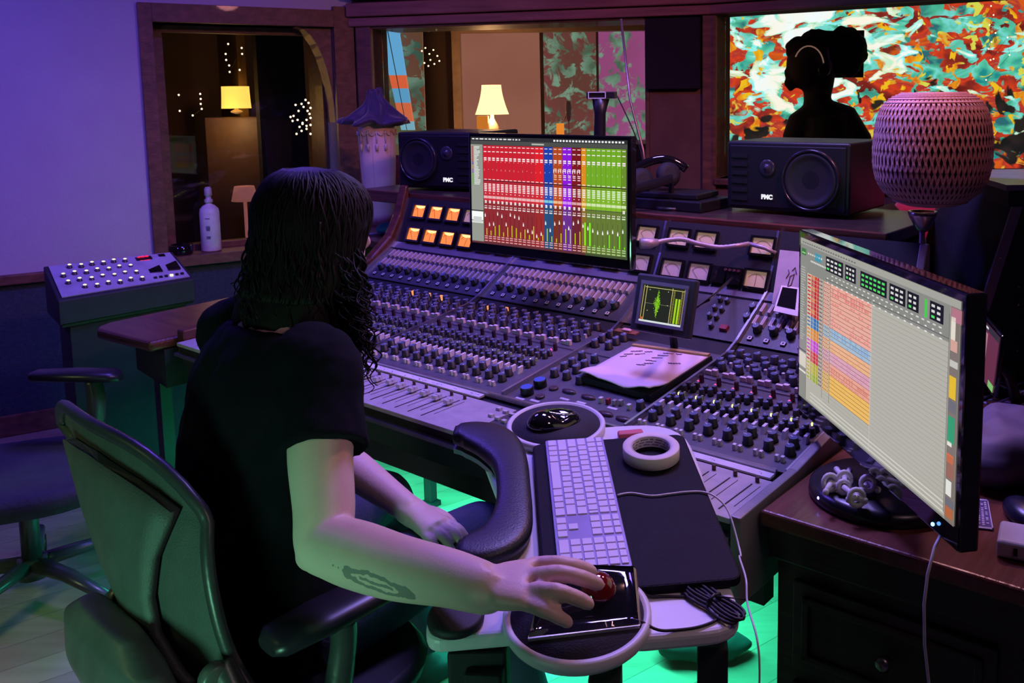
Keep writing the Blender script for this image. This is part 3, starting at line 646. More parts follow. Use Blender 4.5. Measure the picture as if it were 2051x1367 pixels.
mb = MB(); mb.box(P3.p(-1.325, 2.238, .010), (.045, .05, .02), P3.R); mb.box(P3.p(-1.272, 2.238, .012), (.045, .05, .02), P3.R)
for k in range(4): mb.cyl(P3.p(-1.30+.014*k, 2.244, .02), P3.p(-1.30+.014*k, 2.244, .028), .004, n=8, mi=1)
mb.build('switch_block', [M_gloss, mat('block_plum', (.10, .03, .05), .3)], con)
# tiny screws dotted over the meter panels
SCW = mesh_of(lambda mb: mb.lathe([(.0022, 0), (.0018, .0012)], n=8), [M_chrome], 'screw')
sc_ = [(P3.p(SL+.05+.0955*i, 2.2575, .004), P3.R) for i in range(6)]+[(P3.p(-1.54+.12*i, 2.2575, .004), P3.R) for i in range(4)]+[(P3.p(SL+.06+.098*i, 2.229, .004), P3.R) for i in range(12)]
scatter('screw', SCW, sc_)
# warm lamps glowing through gaps in the channel strips
for s_ in (-2.43, -2.36, -2.29, -2.05, -1.99):
    mb = MB(); mb.box(P1.p(s_, 2.018, .006), (.018, .020, .014), P1.R); mb.build('status_lamp', glow('amber_lamp', hx('f09860'), 1.1), con)
# ------------------------------------------------------------------ shelf behind the console, speakers
SH = 1.135
mb = MB(); mb.prism([K(-3.10, 2.313, SH-.035), K(-0.86, 2.313, SH-.035), K(-0.86, 2.78, SH-.035), K(-3.10, 3.0, SH-.035)], UP*.035)
sh = thing('speaker_shelf', 'long red-brown wooden shelf behind the console carrying both black speakers', 'shelf', K(-1.6, 2.6, 0), PSI)
mb.build('shelf_board', mat('dark_shelf_top', (.035, .022, .022), .35, var=.3), sh, bevel=.004)
mb = MB(); mb.prism([K(-3.10, 2.295, SH-.045), K(-0.86, 2.296, SH-.045), K(-0.86, 2.312, SH-.045), K(-3.10, 2.312, SH-.045)], UP*.046)
mb.build('front_edge', M_redwood, sh, bevel=.003)
mb = MB(); mb.prism([K(-3.05, 2.52, 0), K(-0.9, 2.52, 0), K(-0.9, 2.56, 0), K(-3.05, 2.56, 0)], UP*(SH-.035)); mb.build('back_panel', M_redwood, sh)
def speaker(name, label, TL, yawv, W_, D_, H_, wf, tf, lf, mir):
    X = V(yawv).normalized(); N = V((X.y, -X.x, 0)); Bk = -N      # N faces the listener
    base = V((TL.x, TL.y, SH+.003)); R = basis(X, Bk, UP)
    t = thing(name, label, 'speaker', base+X*W_/2+Bk*D_/2, atan2(X.y, X.x), 'pair of black studio monitor speakers')
    def p(x, z, o=0.0): return base+X*x+UP*z+N*o
    mb = MB(); c = .012
    mb.hexa([p(0, .008), p(W_, .008), p(W_, .008, -D_), p(0, .008, -D_), p(0, H_), p(W_, H_), p(W_, H_, -D_), p(0, H_, -D_)])
    mb.build('cabinet', mat('speaker_black', (.008, .008, .012), .42, bump=.05, scale=70), t, bevel=.008, seg=3)
    fr = MB(); fr.hexa([p(.012, .018, .004), p(W_-.012, .018, .004), p(W_-.012, .018, -.004), p(.012, .018, -.004), p(.012, H_-.012, .004), p(W_-.012, H_-.012, .004), p(W_-.012, H_-.012, -.004), p(.012, H_-.012, -.004)])
    fr.build('front_baffle', mat('baffle_black', (.005, .005, .009), .5), t, bevel=.003)
    Rn = basis(X, UP, N)
    wx, wz, wr = wf
    mb = MB(); mb.lathe([(wr*1.04, .004), (wr*1.04, .013), (wr*1.0, .017), (wr*.95, .016), (wr*.93, .010)], p(wx, wz), 48, Rn, caps=False)
    wo = mb.build('woofer', mat('woofer_rim', (.03, .03, .045), .22, .5), t)
    mb = MB(); mb.lathe([(wr*.94, .010), (wr*.88, .0145), (wr*.80, .0135), (wr*.74, .010), (wr*.6, .0085), (wr*.45, .0068), (wr*.3, .0056)], p(wx, wz), 48, Rn, caps=False); mb.build('cone', mat('cone_black', (.012, .012, .018), .55), wo)
    mb = MB(); mb.lathe([(wr*.31, .0057), (wr*.2, .0050), (wr*.1, .0047), (.001, .0046)], p(wx, wz), 32, Rn, caps=False); mb.build('dust_cap', mat('cap_satin', (.012, .012, .02), .35), wo)
    tx, tz, tr_ = tf
    mb = MB(); mb.lathe([(tr_, .0045), (tr_*.95, .0075), (tr_*.6, .0052), (tr_*.48, .0055), (tr_*.35, .0105), (.001, .013)], p(tx, tz), 28, Rn, caps=False); mb.build('tweeter', mat('tweeter_grey', (.03, .03, .045), .25), t)
    mb = MB()
    for k in range(6):
        zz = .03+k*(H_-.06)/6
        x0 = W_-.075 if not mir else .02
        mb.box(p(x0+.028, zz+.012, .005), (.055, .012, .004), Rn @ Matrix.Rotation(0, 3, 'X'))
    mb.build('vent', mat('vent_black', (.004, .004, .006), .6), t)
    mb = MB(); text_mb(mb, 'PMC', lf[2], p(lf[0], lf[1], .0055), X, UP, bold=.0012)
    mb.box(p(lf[0], lf[1], .0048), (lf[2]*2.6, lf[2]*.95, .001), Rn, mi=1)
    lg = mb.build('logo', [glow('logo_white', (.9, .9, .95), 1.0), M_black_matte], t)
    return t, X, N, base
TLl = at(797, 300, 3.66); speaker('studio_monitor_speaker', 'black speaker on its side, left of the centre screen beside the tasselled drum', TLl, (.92, -.39, 0), .357, .37, .232, (.100, .123, .085), (.232, .150, .028), (.236, .044, .022), False)
TLr = at(1456, 350, 2.85); speaker('studio_monitor_speaker', 'black speaker on its side below the right window, next to the woven lamp', TLr, (.79, -.61, 0), .406, .29, .220, (.287, .108, .090), (.143, .140, .026), (.143, .050, .019), True)
# ------------------------------------------------------------------ centre computer screen
def rect_screen(name, label, cat, c, X, N, W_, H_, bez, base, group=None, th=.03, lower=None):
    X = V(X).normalized(); N = V(N).normalized(); Y = N.cross(X).normalized()
    t = thing(name, label, cat, base, atan2(X.y, X.x), group)
    R = basis(X, Y, N); lower = lower or bez
    mb = MB(); mb.box(c-N*(th/2+.001)-Y*((lower-bez)/2), (W_+2*bez, H_+bez+lower, th), R); mb.build('housing', M_gloss if th < .04 else M_black, t, bevel=.004)
    return t, X, Y, N, R
r1c, nc = V((.811, -.585, -.003)), V((-.585, -.811, .015))
CC = V((-.163, 2.677, 1.213))
ct, X, Y, N, R = rect_screen('computer_screen', 'wide black desktop screen over the console showing red, purple and green mixer channels', 'monitor', CC, r1c, nc, .597, .336, .012, K(-1.80, 2.12, .95), th=.028, lower=.03)
O = CC-X*.2985-Y*.168; s_ = Scr(O, X*.597, Y*.336, N)
s_.r(0, 0, 1, 1, '3a3a3a', 0)
s_.r(0, .965, 1, .035, '2c2d2e'); s_.r(0, .93, 1, .035, '4a4c48')
rnd = random.Random(11)
x = .01
while x < .34: w_ = rnd.uniform(.008, .03); s_.r(x, .976, w_, .012, 'd8d8d8', 2); x += w_+.008
x = .56
while x < .97: s_.r(x, .974, .012, .016, 'e8e8e8', 2); x += .0195
s_.r(.42, .938, .08, .014, 'b0b4a8', 2)
s_.r(0, 0, .085, .93, '93978c', 1)
for i in range(27):
    y_ = .905-i*.0135; s_.r(.006, y_, .012, .008, ('c03030' if i < 11 else '5040a0' if i < 13 else 'c08040' if i < 16 else '8050c0' if i < 19 else '60b040'), 2); s_.r(.022, y_, rnd.uniform(.02, .045), .007, 'dfe2dc', 2)
s_.r(0, .22, .082, .08, 'f4f6f4', 2); s_.r(0, .19, .082, .02, 'd8dcd8', 2); s_.r(0, .305, .085, .008, '202020', 2); s_.r(.012, .2, .06, .05, 'c8ccc8', 3)
trk = [(.088, 14, .0300, 'd02430', 'c8283a', '9a3038', 'f0c0c8')]
cols = [('c8202c', 'c82c38', '8c2a2c')]*12+[('dc2028', 'd02c30', '9a2a28')]*2+[('1a3fa8', '2a50b0', '24507a')]*2+[('b04818', 'c05020', '7a3018')]*2+[('8a18d8', '9a20e0', '6c3090')]*2+[('7c1418', '8a2024', '6c2428')]*2+[('d88a18', 'c89a30', '8a6a20')]+[('70a820', '80b428', '647830')]*7+[('688c24', '70902c', '54702c')]*1
x0, x1 = .088, .995; n = len(cols); wch = (x1-x0)/n
for i, (ca, cb, cc) in enumerate(cols):
    x = x0+i*wch; gr = i >= n-8
    s_.r(x, .60, wch-.001, .325, ca); s_.r(x, .40, wch-.001, .195, cb); s_.r(x, .02, wch-.001, .375, cc)
    s_.r(x, .592, wch, .006, '301018', 3); s_.r(x, .578, wch, .004, '280808', 3)
    for yy, h_ in ((.905, .006), (.862, .008), (.800, .012), (.784, .010), (.770, .004), (.700, .003), (.690, .003), (.605, .006)):
        if yy > .78 or rnd.random() < .9: s_.r(x+wch*.2, yy, wch*(.62 if h_ > .005 else .12), h_, 'f2e4e6', 3)
    if 16 <= i < 22:
        for yy in (.73, .715, .675, .66, .64): s_.r(x+wch*.2, yy, wch*.6, .008, 'f0d0e0' if i > 17 else 'f0c0a0', 3)
        s_.r(x+wch*.1, .70, wch*.12, .03, 'f8f0f0', 4); s_.r(x+wch*.6, .70, wch*.12, .03, 'f8f0f0', 4)
    for k, yy in enumerate((.560, .545, .530, .515, .498)): s_.r(x+wch*.2, yy, wch*.62, .009, 'f4e8ea' if not gr else 'e0ecd0', 3)
    s_.r(x+wch*.35, .475, wch*.25, .007, 'f0e0e0', 3)
    s_.r(x+wch*.03, .430, wch*.92, .024, ('e8b0b0' if i < 14 else '80c8d8' if i < 16 else 'e8b890' if i < 18 else 'd090e8' if i < 20 else 'd8a0a0' if i < 22 else 'f0d090' if i < 23 else 'cce0a8'), 3)
    if not gr or i > n-2: s_.r(x+wch*.28, .385, wch*.42, .026, 'f4eaea', 3); s_.r(x+wch*.40, .392, wch*.1, .010, cc, 4)
    s_.r(x+wch*.2, .355, wch*.25, .008, 'e8d8d8', 3); s_.r(x+wch*.55, .355, wch*.25, .008, 'e8d8d8', 3); s_.r(x+wch*.15, .335, wch*.65, .010, 'ecdcdc' if not gr else 'd0e0c0', 3)
    s_.r(x+wch*.28, .09, wch*.08, .20, '50161a' if i < 14 else '3a4a20' if gr else '50205a', 2)
    fy = rnd.uniform(.17, .28) if not gr else rnd.uniform(.19, .22); fy = .10+.05*rnd.random() if 10 <= i < 14 else fy
    s_.r(x+wch*.20, fy, wch*.24, .024, 'f4eef0', 4); s_.r(x+wch*.26, fy+.024, wch*.1, .012, 'e4d4d8', 4)
    h_ = rnd.uniform(.02, .13) if not gr else rnd.choice([.01, .02, .02, .11]); h_ = .20 if i in (22, 23) else h_
    s_.r(x+wch*.58, .085, wch*(.16 if i not in (22, 23) else .3), h_, 'c8d81c' if i < 22 else '80f020', 4)
    for yy in (.07, .052, .028): s_.r(x+wch*.15, yy, wch*.7, .007, 'e8b8b8' if not gr else 'c0e0a0', 3)
s_.r(0, 0, 1, .018, '5c2c30' , 2); s_.r(.75, 0, .25, .018, '40502a', 3)
s_.build('screen', screen_mat('lcd_bright', 1.05), ct)
mb = MB(); mb.box(CC-N*.06, (.10, .10, .05), R); mb.tube([CC-N*.07, CC-N*.12-Y*.05, K(-1.62, 2.42, SH+.10), K(-1.62, 2.42, SH)], .016, 10)
mb.cyl(K(-1.62, 2.42, SH-.001), K(-1.62, 2.42, SH+.012), .05, n=20); mb.build('arm', M_black, ct)
# ------------------------------------------------------------------ right computer screen
r1r, nr = V((.160, -.987, -.003)), V((-.987, -.160, -.002))
RC = V((.464, 1.546, 1.039)); DZ = .76
W2, H2 = .597, .336
bc = V((.545, 1.60, DZ))
rt, X, Y, N, R = rect_screen('computer_screen', 'large black screen on a round base showing pink and blue clips on grey', 'monitor', RC, r1r, nr, W2, H2, .014, bc, th=.032, lower=.035)
O = RC-X*W2/2-Y*H2/2; s_ = Scr(O, X*W2, Y*H2, N); N2 = N
s_.r(0, 0, 1, 1, 'b8b6aa', 0)
s_.r(0, .965, 1, .035, 'a8a89e'); s_.r(0, .80, .955, .165, '8c8e86'); s_.r(0, .0, .955, .012, '8a8c84', 2)
rnd = random.Random(5)
for k in range(22): s_.r(.02+k*.019, .975, .012, .008, '6c6c66', 2)
s_.r(.01, .90, .04, .04, '3a7a40', 2); s_.r(.015, .91, .03, .008, '90e080', 3)
for k in range(7): s_.r(.065+k*.018, .915, .012, .010, 'd8d8d0', 2)
s_.r(.125, .895, .05, .045, '3c9ab0', 2)
for k in range(10): s_.r(.13+k*.013-.04, .875, .009, .010, 'e4e4dc', 2)
for (a, b, n_) in ((.215, .13, 4), (.36, .075, 3), (.465, .165, 6), (.645, .09, 3), (.745, .06, 2), (.86, .065, 2)):
    s_.r(a, .865, b, .085, '101410', 2)
    for k in range(n_):
        for j in range(3): s_.r(a+.008+k*(b-.012)/n_, .875+j*.025, (b-.02)/n_*.7, .012, ('58e068' if (a > .44 and a < .6) or (k+j) % 5 == 0 else 'dce0d8'), 3)
s_.r(.835, .862, .012, .085, '48d048', 3)
for k in range(24): s_.r(.26+k*.028, .845, .014, .007, 'dcdcd4', 2)
s_.r(.215, .815, .74, .003, '50524e', 3)
for k in range(20): s_.r(.225+k*.036, .822, .010, .006, 'f0f0ea', 3)
for k in range(20): s_.r(.225+k*.036, .797, .012, .006, 'f0f0ea', 3)
s_.r(0, 0, .062, .86, '8e9088', 1)
for k in range(30): s_.r(.008, .82-k*.0155, rnd.uniform(.02, .042), .006, 'b8bab2', 2)
s_.r(0, .20, .06, .09, 'd8d4c4', 2); s_.r(0, .30, .062, .006, '303030', 2); s_.r(0, .165, .06, .012, 'e8e6dc', 2)
nt_ = 34; y1, y0 = .80, .015; hh = (y1-y0)/nt_
def tc(i): 
    return ('c82820', 'f0b09c', 'e88880') if i < 11 else ('2870b0', 'a8c0d0', '88b0d8') if i < 14 else ('d88818', 'f0b888', 'e8a870') if i < 17 else ('c040c8', 'e0a8b8', 'd890b8') if i < 20 else ('c82820', 'f0a890', 'e08878') if i < 23 else ('b8b010', 'f4c060', 'e8b850') if i < 26 else ('98b010', 'f4c060', 'f4c060')
for i in range(nt_):
    y_ = y1-(i+1)*hh
    s_.r(.955*.215, y_, .955-.205, .0016, '8a887e', 2)
    if i < 28:
        a, b, c = tc(i)
        s_.r(.064, y_+.001, .036, hh*.85, 'd8c8b0', 2); s_.r(.068, y_+.006, .026, hh*.4, a, 3)
        s_.r(.100, y_+.001, .034, hh*.9, a if (i % 3) else ('d87010' if i < 11 else a), 3); s_.r(.134, y_+.001, .030, hh*.9, a, 3)
        s_.r(.112, y_, .0018, hh, 'f0e8d8', 4); s_.r(.122, y_, .0018, hh, 'f0e8d8', 4); s_.r(.146, y_, .0018, hh, 'f4e4d4', 4)
        s_.r(.166, y_+.002, .030, hh*.8, 'c0b0a0', 2)
        for k in range(3): s_.r(.168+k*.009, y_+.006, .005, hh*.45, '2c2828', 3)
        s_.r(.200, y_+.002, .05, hh*.8, b, 2)
        for k in range(4): s_.r(.203+k*.012, y_+.008, .007, hh*.3, '7a5a50', 3)
        s_.r(.257, y_+.0008, .285, hh*.94, b, 2)
        s_.r(.257, y_, .285, .0022, '3c2820', 3)
        if i < 25:
            for k in range(14):
                if rnd.random() < (.75 if i in (1, 2, 11, 12, 21, 22) else .35):
                    s_.r(.268+k*.019, y_+.006, rnd.uniform(.008, .017), hh*(.7 if i in (1, 2, 11, 12, 21) else .35), c, 3)
    elif i >= nt_-3: s_.r(.10, y_+.01, .85, .004, 'e4e2d8', 3)
s_.r(.197, .10, .0025, .70, '6a5a50', 4); s_.r(.254, .10, .0025, .70, '6a5a50', 4); s_.r(.542, .02, .002, .80, 'd8c8d0', 4); s_.r(.0615, .015, .0018, .785, '702820', 4)
s_.r(.952, .03, .003, .9, '70706a', 3)
dk = [('b87888', .90, .06, .045), ('e8e0d0', .82, .10, .02), ('d8a898', .77, .05, .03), ('c8c8c0', .70, .03, .035), ('e8c020', .56, .10, .03), ('707078', .50, .05, .035), ('30a070', .36, .12, .03), ('f0ece0', .345, .02, .02), ('9a6a58', .20, .10, .035), ('d87040', .27, .04, .03), ('e8e8e0', .12, .07, .025), ('707078', .07, .04, .04), ('b86a40', .02, .05, .035)]
s_.r(.957, 0, .043, .965, '80766c', 2)
for c, y_, h_, w_ in dk: s_.r(.960, y_, w_, h_, c, 3)
s_.build('screen', screen_mat('lcd_soft', .92), rt)
# stand: neck behind, low round base
mb = MB(); mb.lathe([(.128, .001), (.132, .006), (.130, .020), (.118, .028), (.02, .030)], bc+V((-.03, -.01, 0)), 48); mb.build('base', mat('base_black', (.010, .010, .014), .3), rt)
mb = MB(); mb.box(bc+V((.0, 0, .17)), (.05, .10, .30), Matrix.Rotation(radians(10), 3, 'Z')); mb.build('neck', M_black, rt, bevel=.008)
mb = MB(); q = RC+X*(W2/2-.05)-Y*(H2/2+.02)+N*.004; mb.ell(q, (.003, .003, .003), n=8, m=6); mb.build('power_light', glow('blue_led', (.1, .35, 1.0), 8), rt)
mb = MB(); mb.ell(bc+V((-.155, -.045, .016)), (.003, .003, .003), n=8, m=6); mb.build('base_light', glow('violet_led', (.25, .2, 1.0), 6), rt)
# ------------------------------------------------------------------ wooden desks beside the console
dk_ = thing('drawer_desk', 'dark wooden desk with carved drawers under the right screen', 'desk', K(-.25, 1.9, 0), PSI)
DX0 = S3+.03
mb = MB(); top = [(DX0, 1.385), (.55, 1.385), (.55, 2.27), (DX0, 2.27)]
mb.prism([K(a, b, DZ-.030) for a, b in top], UP*.030); mb.build('desk_top', wood('desk_top_wood', (.17, .055, .035), .32, 3, (12, 1, 12), .3, .15), dk_, bevel=.006, seg=3)
mb = MB(); mb.prism([K(a, b, .02) for a, b in ((DX0+.02, 1.42), (.53, 1.42), (.53, 2.25), (DX0+.02, 2.25))], UP*(DZ-.052)); mb.build('carcass', wood('dark_desk_wood', (.035, .022, .018), .45, 3), dk_)
mb = MB(); mb.prism([K(a, b, DZ-.095) for a, b in ((DX0+.008, 1.405), (.54, 1.405), (.54, 1.425), (DX0+.008, 1.425))], UP*.062); mb.build('apron', MATS['dark_desk_wood'], dk_, bevel=.004)
for (a, b, z0, z1, kx) in ((DX0+.055, -.335, .47, .635, 1), (-.30, .06, .47, .635, 1), (.095, .50, .47, .635, 1), (DX0+.055, -.335, .27, .44, 1), (-.30, .06, .27, .44, 1), (.095, .50, .27, .44, 1), (DX0+.055, -.335, .07, .24, 1), (-.30, .06, .07, .24, 1)):
    mb = MB(); P_ = lambda s_, z_, o: K(s_, 1.42-o, z_)
    mb.hexa([P_(a, z0, 0), P_(b, z0, 0), P_(b, z0, .012), P_(a, z0, .012), P_(a, z1, 0), P_(b, z1, 0), P_(b, z1, .012), P_(a, z1, .012)])
    for (u0, u1, w0, w1) in ((a+.02, b-.02, z1-.035, z1-.022), (a+.02, b-.02, z0+.022, z0+.035), (a+.02, a+.033, z0+.022, z1-.022), (b-.033, b-.02, z0+.022, z1-.022)):
        mb.hexa([P_(u0, w0, .012), P_(u1, w0, .012), P_(u1, w0, .019), P_(u0, w0, .019), P_(u0, w1, .012), P_(u1, w1, .012), P_(u1, w1, .019), P_(u0, w1, .019)])
    d = mb.build('drawer', MATS['dark_desk_wood'], dk_, bevel=.002)
    mb = MB(); c = K((a+b)/2, 1.408, (z0+z1)/2); mb.lathe([(.006, 0), (.005, .010), (.013, .016), (.014, .022), (.008, .027), (.001, .028)], c, 16, basis(A, UP, -B)); mb.build('knob', mat('pewter_knob', (.25, .23, .22), .3, .9), d)
lw = thing('wooden_side_desk', 'red-brown wooden side desk at the left end of the console, rounded front edge', 'desk', K(-2.97, 1.6, 0), PSI)
mb = MB(); poly = [(SL-.05, 1.275), (SL-.05, 2.15), (-3.25, 2.15), (-3.19, 1.32), (-3.16, 1.27), (-3.12, 1.25)]
mb.prism([K(a, b, .725) for a, b in poly][::-1], UP*.035); mb.build('desk_top', MATS['red_brown_wood'], lw, bevel=.012, seg=3)
mb = MB(); mb.prism([K(a, b, .60) for a, b in ((SL-.05, 1.32), (SL-.05, 2.1), (-3.12, 2.1), (-3.10, 1.36))][::-1], UP*.124); mb.build('body', M_black_matte, lw)
for s_, t in ((-3.05, 1.42), (-3.05, 2.05)): mb = MB(); mb.box(K(s_, t, .30), (.04, .04, .60), basis(A, B, UP)); mb.build('leg', M_black, lw)
# small shelf corner with conga drum
cs = thing('corner_shelf', 'small reddish wooden shelf at the far left end of the console holding the drum', 'shelf', at(755, 500, 4.2)*1, 0)
q = [onz(668, 468, .93), onz(800, 492, .93), onz(836, 455, .93), onz(830, 425, .93), onz(700, 425, .93)]
mb = MB(); mb.prism([V((p_.x, p_.y, .90)) for p_ in q], UP*.03); mb.build('shelf_board', M_redwood, cs, bevel=.003)
mb = MB(); c_ = sum(q, V())/5; mb.box((c_.x, c_.y, .45), (.3, .3, .90)); mb.build('pedestal', M_redwood, cs)
mb = MB(); a = at(722, 380, 4.62); b = at(832, 380, 4.60); mb.hexa([V((a.x, a.y, .93)), V((b.x, b.y, .93)), V((b.x, b.y+.02, .93)), V((a.x, a.y+.02, .93)), V((a.x, a.y, 1.22)), V((b.x, b.y, 1.22)), V((b.x, b.y+.02, 1.22)), V((a.x, a.y+.02, 1.22))]); mb.build('back_board', M_redwood, cs)
cb = at(762, 440, 4.15); cb.z = .931
dr = thing('tall_drum', 'tall pale drum with rope tassels under a dark purple cloth, left of the far speaker', 'drum', cb)
hD = at(758, 246, 4.15).z-.931; rt_ = 36/F*4.15
M_dr = mat('pale_drum_skin', (.74, .55, .46), .6, var=.08, scale=6)
mb = MB(); mb.lathe([(rt_*.80, 0), (rt_*.84, hD*.1), (rt_*.93, hD*.45), (rt_*1.02, hD*.8), (rt_*1.03, hD*.92), (rt_*.98, hD)], cb, 40); mb.build('shell', M_dr, dr)
mb = MB(); 
for k in range(6):
    a = 2*pi*k/6+.5; mb.tube([cb+V((cos(a)*rt_*f_, sin(a)*rt_*f_, z_)) for f_, z_ in ((.80, .01), (.925, hD*.45), (1.015, hD*.8), (1.025, hD*.93))], .0012, 5)
mb.build('seams', mat('seam_tan', (.45, .33, .27), .7), dr)
mb = MB()
for k in range(14):
    a0 = 2*pi*k/14; a1 = 2*pi*(k+1)/14
    mb.tube([cb+V((cos(a0+(a1-a0)*f_)*rt_*1.07, sin(a0+(a1-a0)*f_)*rt_*1.07, hD*.93-.022*sin(pi*f_))) for f_ in [i/5 for i in range(6)]], .0035, 5)
mb.build('rope', mat('rope_cream', (.62, .52, .42), .8), dr)
for k in (9, 10, 11, 12):
    a = 2*pi*k/14; p0 = cb+V((cos(a)*rt_*1.08, sin(a)*rt_*1.08, hD*.92)); mb = MB(); mb.tube([p0, p0-UP*.03, p0-UP*.055], [.003, .003, .002], 6); mb.tube([p0-UP*.055, p0-UP*.062, p0-UP*.085], [.004, .007, .005], 8); mb.build('tassel', MATS['rope_cream'], dr)
# dark cloth on the drum
def crumple(name, label, cat, c, rad, m, seed, n=40, mm=18, amp=.35, flat=0.0, **kw):
    mb = MB(); mb.ell(c, rad, n=n, m=mm)
    for v in mb.v:
        d = (v-c); s1 = noise.noise(v*9+V((seed, 0, 0))); s2 = noise.noise(v*24+V((0, seed, 0)))
        v += d*(amp*s1+amp*.5*s2)
        if v.z < c.z-rad[2]*.6+flat: v.z = c.z-rad[2]*.6+flat
    o = mb.build(name, m); tag(o, label, cat, **kw); return o
M_pcl = mat('dark_violet_cloth', (.035, .02, .07), .6, sheen=.4)
tp = cb+UP*(hD+.02)
mb = MB(); ring = []
for (r, z) in ((.155, -.03), (.150, -.005), (.11, .01), (.075, .035), (.05, .07), (.028, .10), (.03, .115), (.018, .135)):
    ring.append([tp+V((r*(1+.18*sin(5*a+r*30)+.1*sin(9*a))*cos(a), r*(1+.18*sin(5*a+r*30)+.1*sin(9*a))*sin(a), z+.012*sin(7*a+z*40))) for a in [2*pi*j/48 for j in range(48)]])
mb.rings(ring)
for v in mb.v: v += V((noise.noise(v*18), noise.noise(v*18+V((4, 0, 0))), noise.noise(v*22+V((0, 6, 0)))))*.022
tag(mb.build('draped_cloth', M_pcl, subsurf=1), 'dark purple bunched cloth resting on top of the tasselled drum', 'cloth')
c = onz(782, 462, .945); crumple('blue_cloth', 'small bright blue rag lying at the foot of the drum', 'cloth', V((c.x, c.y, .952)), (.06, .04, .028), mat('bright_blue_cloth', (.04, .20, .42), .8), 3)
c = onz(760, 470, .935); mb = MB(); mb.cyl(V((c.x-.07, c.y, .937)), V((c.x+.05, c.y+.03, .937)), .006, n=8); tag(mb.build('pen', mat('grey_pen', (.3, .3, .35), .4)), 'thin grey pen lying on the corner shelf beside the blue rag', 'pen')
# spray bottle and ashtray on the left sill
sb = at(427, 493, 4.44); sb.z = zS1+.001
u_, _ = WL.uz(427, 480); sb = WL.p(u_, zS1+.0015, -.06); hB = at(421, 374, sb.y).z-sb.z
bt = thing('spray_bottle', 'tall white bottle with a slim nozzle and printed label on the left window sill', 'bottle', sb)
r = 19/F*sb.y
mb = MB(); mb.lathe([(r*.92, 0), (r, .006), (r, hB*.60), (r*.92, hB*.66), (r*.6, hB*.71), (r*.30, hB*.735), (r*.28, hB*.76)], sb, 28); mb.build('body', mat('bottle_white', (.80, .84, .84), .35), bt)
mb = MB(); mb.lathe([(r*.42, hB*.755), (r*.42, hB*.80), (r*.28, hB*.82), (r*.28, hB*.86), (r*.40, hB*.865), (r*.36, hB*.97), (r*.24, hB)], sb, 18); mb.build('nozzle', mat('nozzle_white', (.60, .60, .64), .3), bt)
mb = MB(); Rb = basis(V((1, 0, 0)), UP, V((0, -1, 0)))
yl = sb.y-r*1.0-.001
for (z_, w_, h_) in ((.52, .022, .004), (.40, .020, .003), (.385, .020, .003), (.365, .020, .010), (.34, .018, .004), (.24, .022, .003), (.225, .018, .0025), (.21, .020, .0025)):
    mb.box(V((sb.x+.010, yl, sb.z+hB*z_)), (w_, .0012, h_))
mb.build('label_print', mat('label_ink', (.18, .22, .30), .6), bt)
u_, _ = WL.uz(366, 490); ab = WL.p(u_, zS1+.001, -.05)
mb = MB(); mb.lathe([(.050, 0), (.054, .004), (.056, .045), (.050, .047), (.046, .012), (.001, .010)], ab, 28); tag(mb.build('round_tin', M_gloss), 'small dark round tin on the left end of the window sill', 'tin')
# ------------------------------------------------------------------ sloping lit mixer on its black stand
bx = thing('summing_mixer', 'small sloping mixer with glowing knobs and a red display by the left wall', 'mixer', onz(235, 600, 0.8)*1)
k_ = 1.16
def bxp(px, py, z): return onz(px, py, 1.5-(1.5-z)*k_)
TLp, TRp, BRp, BLp = bxp(97, 533, .97), bxp(340, 505, .97), bxp(380, 553, .90), bxp(124, 595, .90)
Xb = (TRp-TLp).normalized(); Yb = (TLp-BLp).normalized(); Nb = Xb.cross(Yb).normalized()
mb = MB(); zz = BLp.z-.10
dn = lambda p_: V((p_.x, p_.y, zz))
e1 = lambda p_, a, b: p_+Xb*a+Yb*b-Nb*.006
c4 = [e1(BLp, -.015, -.015), e1(BRp, .015, -.015), e1(TRp, .015, .015), e1(TLp, -.015, .015)]
mb.hexa([dn(p_) for p_ in c4]+c4); mb.build('case', mat('box_dark', (.02, .025, .028), .6), bx, bevel=.004)
mb = MB(); mb.hexa([p_-Nb*.004 for p_ in (BLp, BRp, TRp, TLp)]+[BLp, BRp, TRp, TLp]); mb.build('panel', mat('mixer_white_panel', (.42, .42, .50), .45), bx)
def bq(u, v): return BLp.lerp(BRp, u).lerp(TLp.lerp(TRp, u), v)
Rb = basis(Xb, Yb, Nb)
LKN = mesh_of(lambda mb: (mb.lathe([(.0105, 0), (.0105, .004), (.0075, .005), (.007, .014)], n=14, mi=0), mb.lathe([(.0068, .0142), (.005, .0155)], n=12, mi=1)), [mat('dark_lit_knob', (.05, .04, .05), .3), glow('lit_knob_top', hx('f4ecd0'), 1.2)], 'lit_knob')
kn = [(139, 561), (121, 546), (157, 545), (176, 555), (182, 538), (198, 548), (152, 570), (163, 566), (190, 561), (205, 568), (175, 573), (220, 535), (226, 549), (236, 543), (247, 555), (241, 534), (255, 548), (262, 540), (216, 566), (230, 570), (243, 564), (251, 526), (258, 557), (268, 532), (232, 560), (210, 556)]
kk = []
for r_ in range(4):
    for c in range(7):
        if r_ in (0, 3) and c in (0,): continue
        kk.append((.06+c*.088+r_*.012, .84-r_*.235+.03*(c % 2)))
for u, v in kk[:26]: inst('lit_knob', LKN[0], bx, bq(u, v), Rb)
mb = MB(); mb.box(bq(.75, .86)+Nb*.002, (.060, .030, .004), Rb); h = mb.build('display', M_gloss, bx)
mb = MB(); text_mb(mb, '-8:08.08', .013, bq(.75, .92)+Nb*.0045, Xb, Yb, bold=.0003); text_mb(mb, '-8 8.88', .013, bq(.75, .79)+Nb*.0045, Xb, Yb, bold=.0003); mb.build('digits', glow('red_digits', hx('ff2040'), 1.6), h)
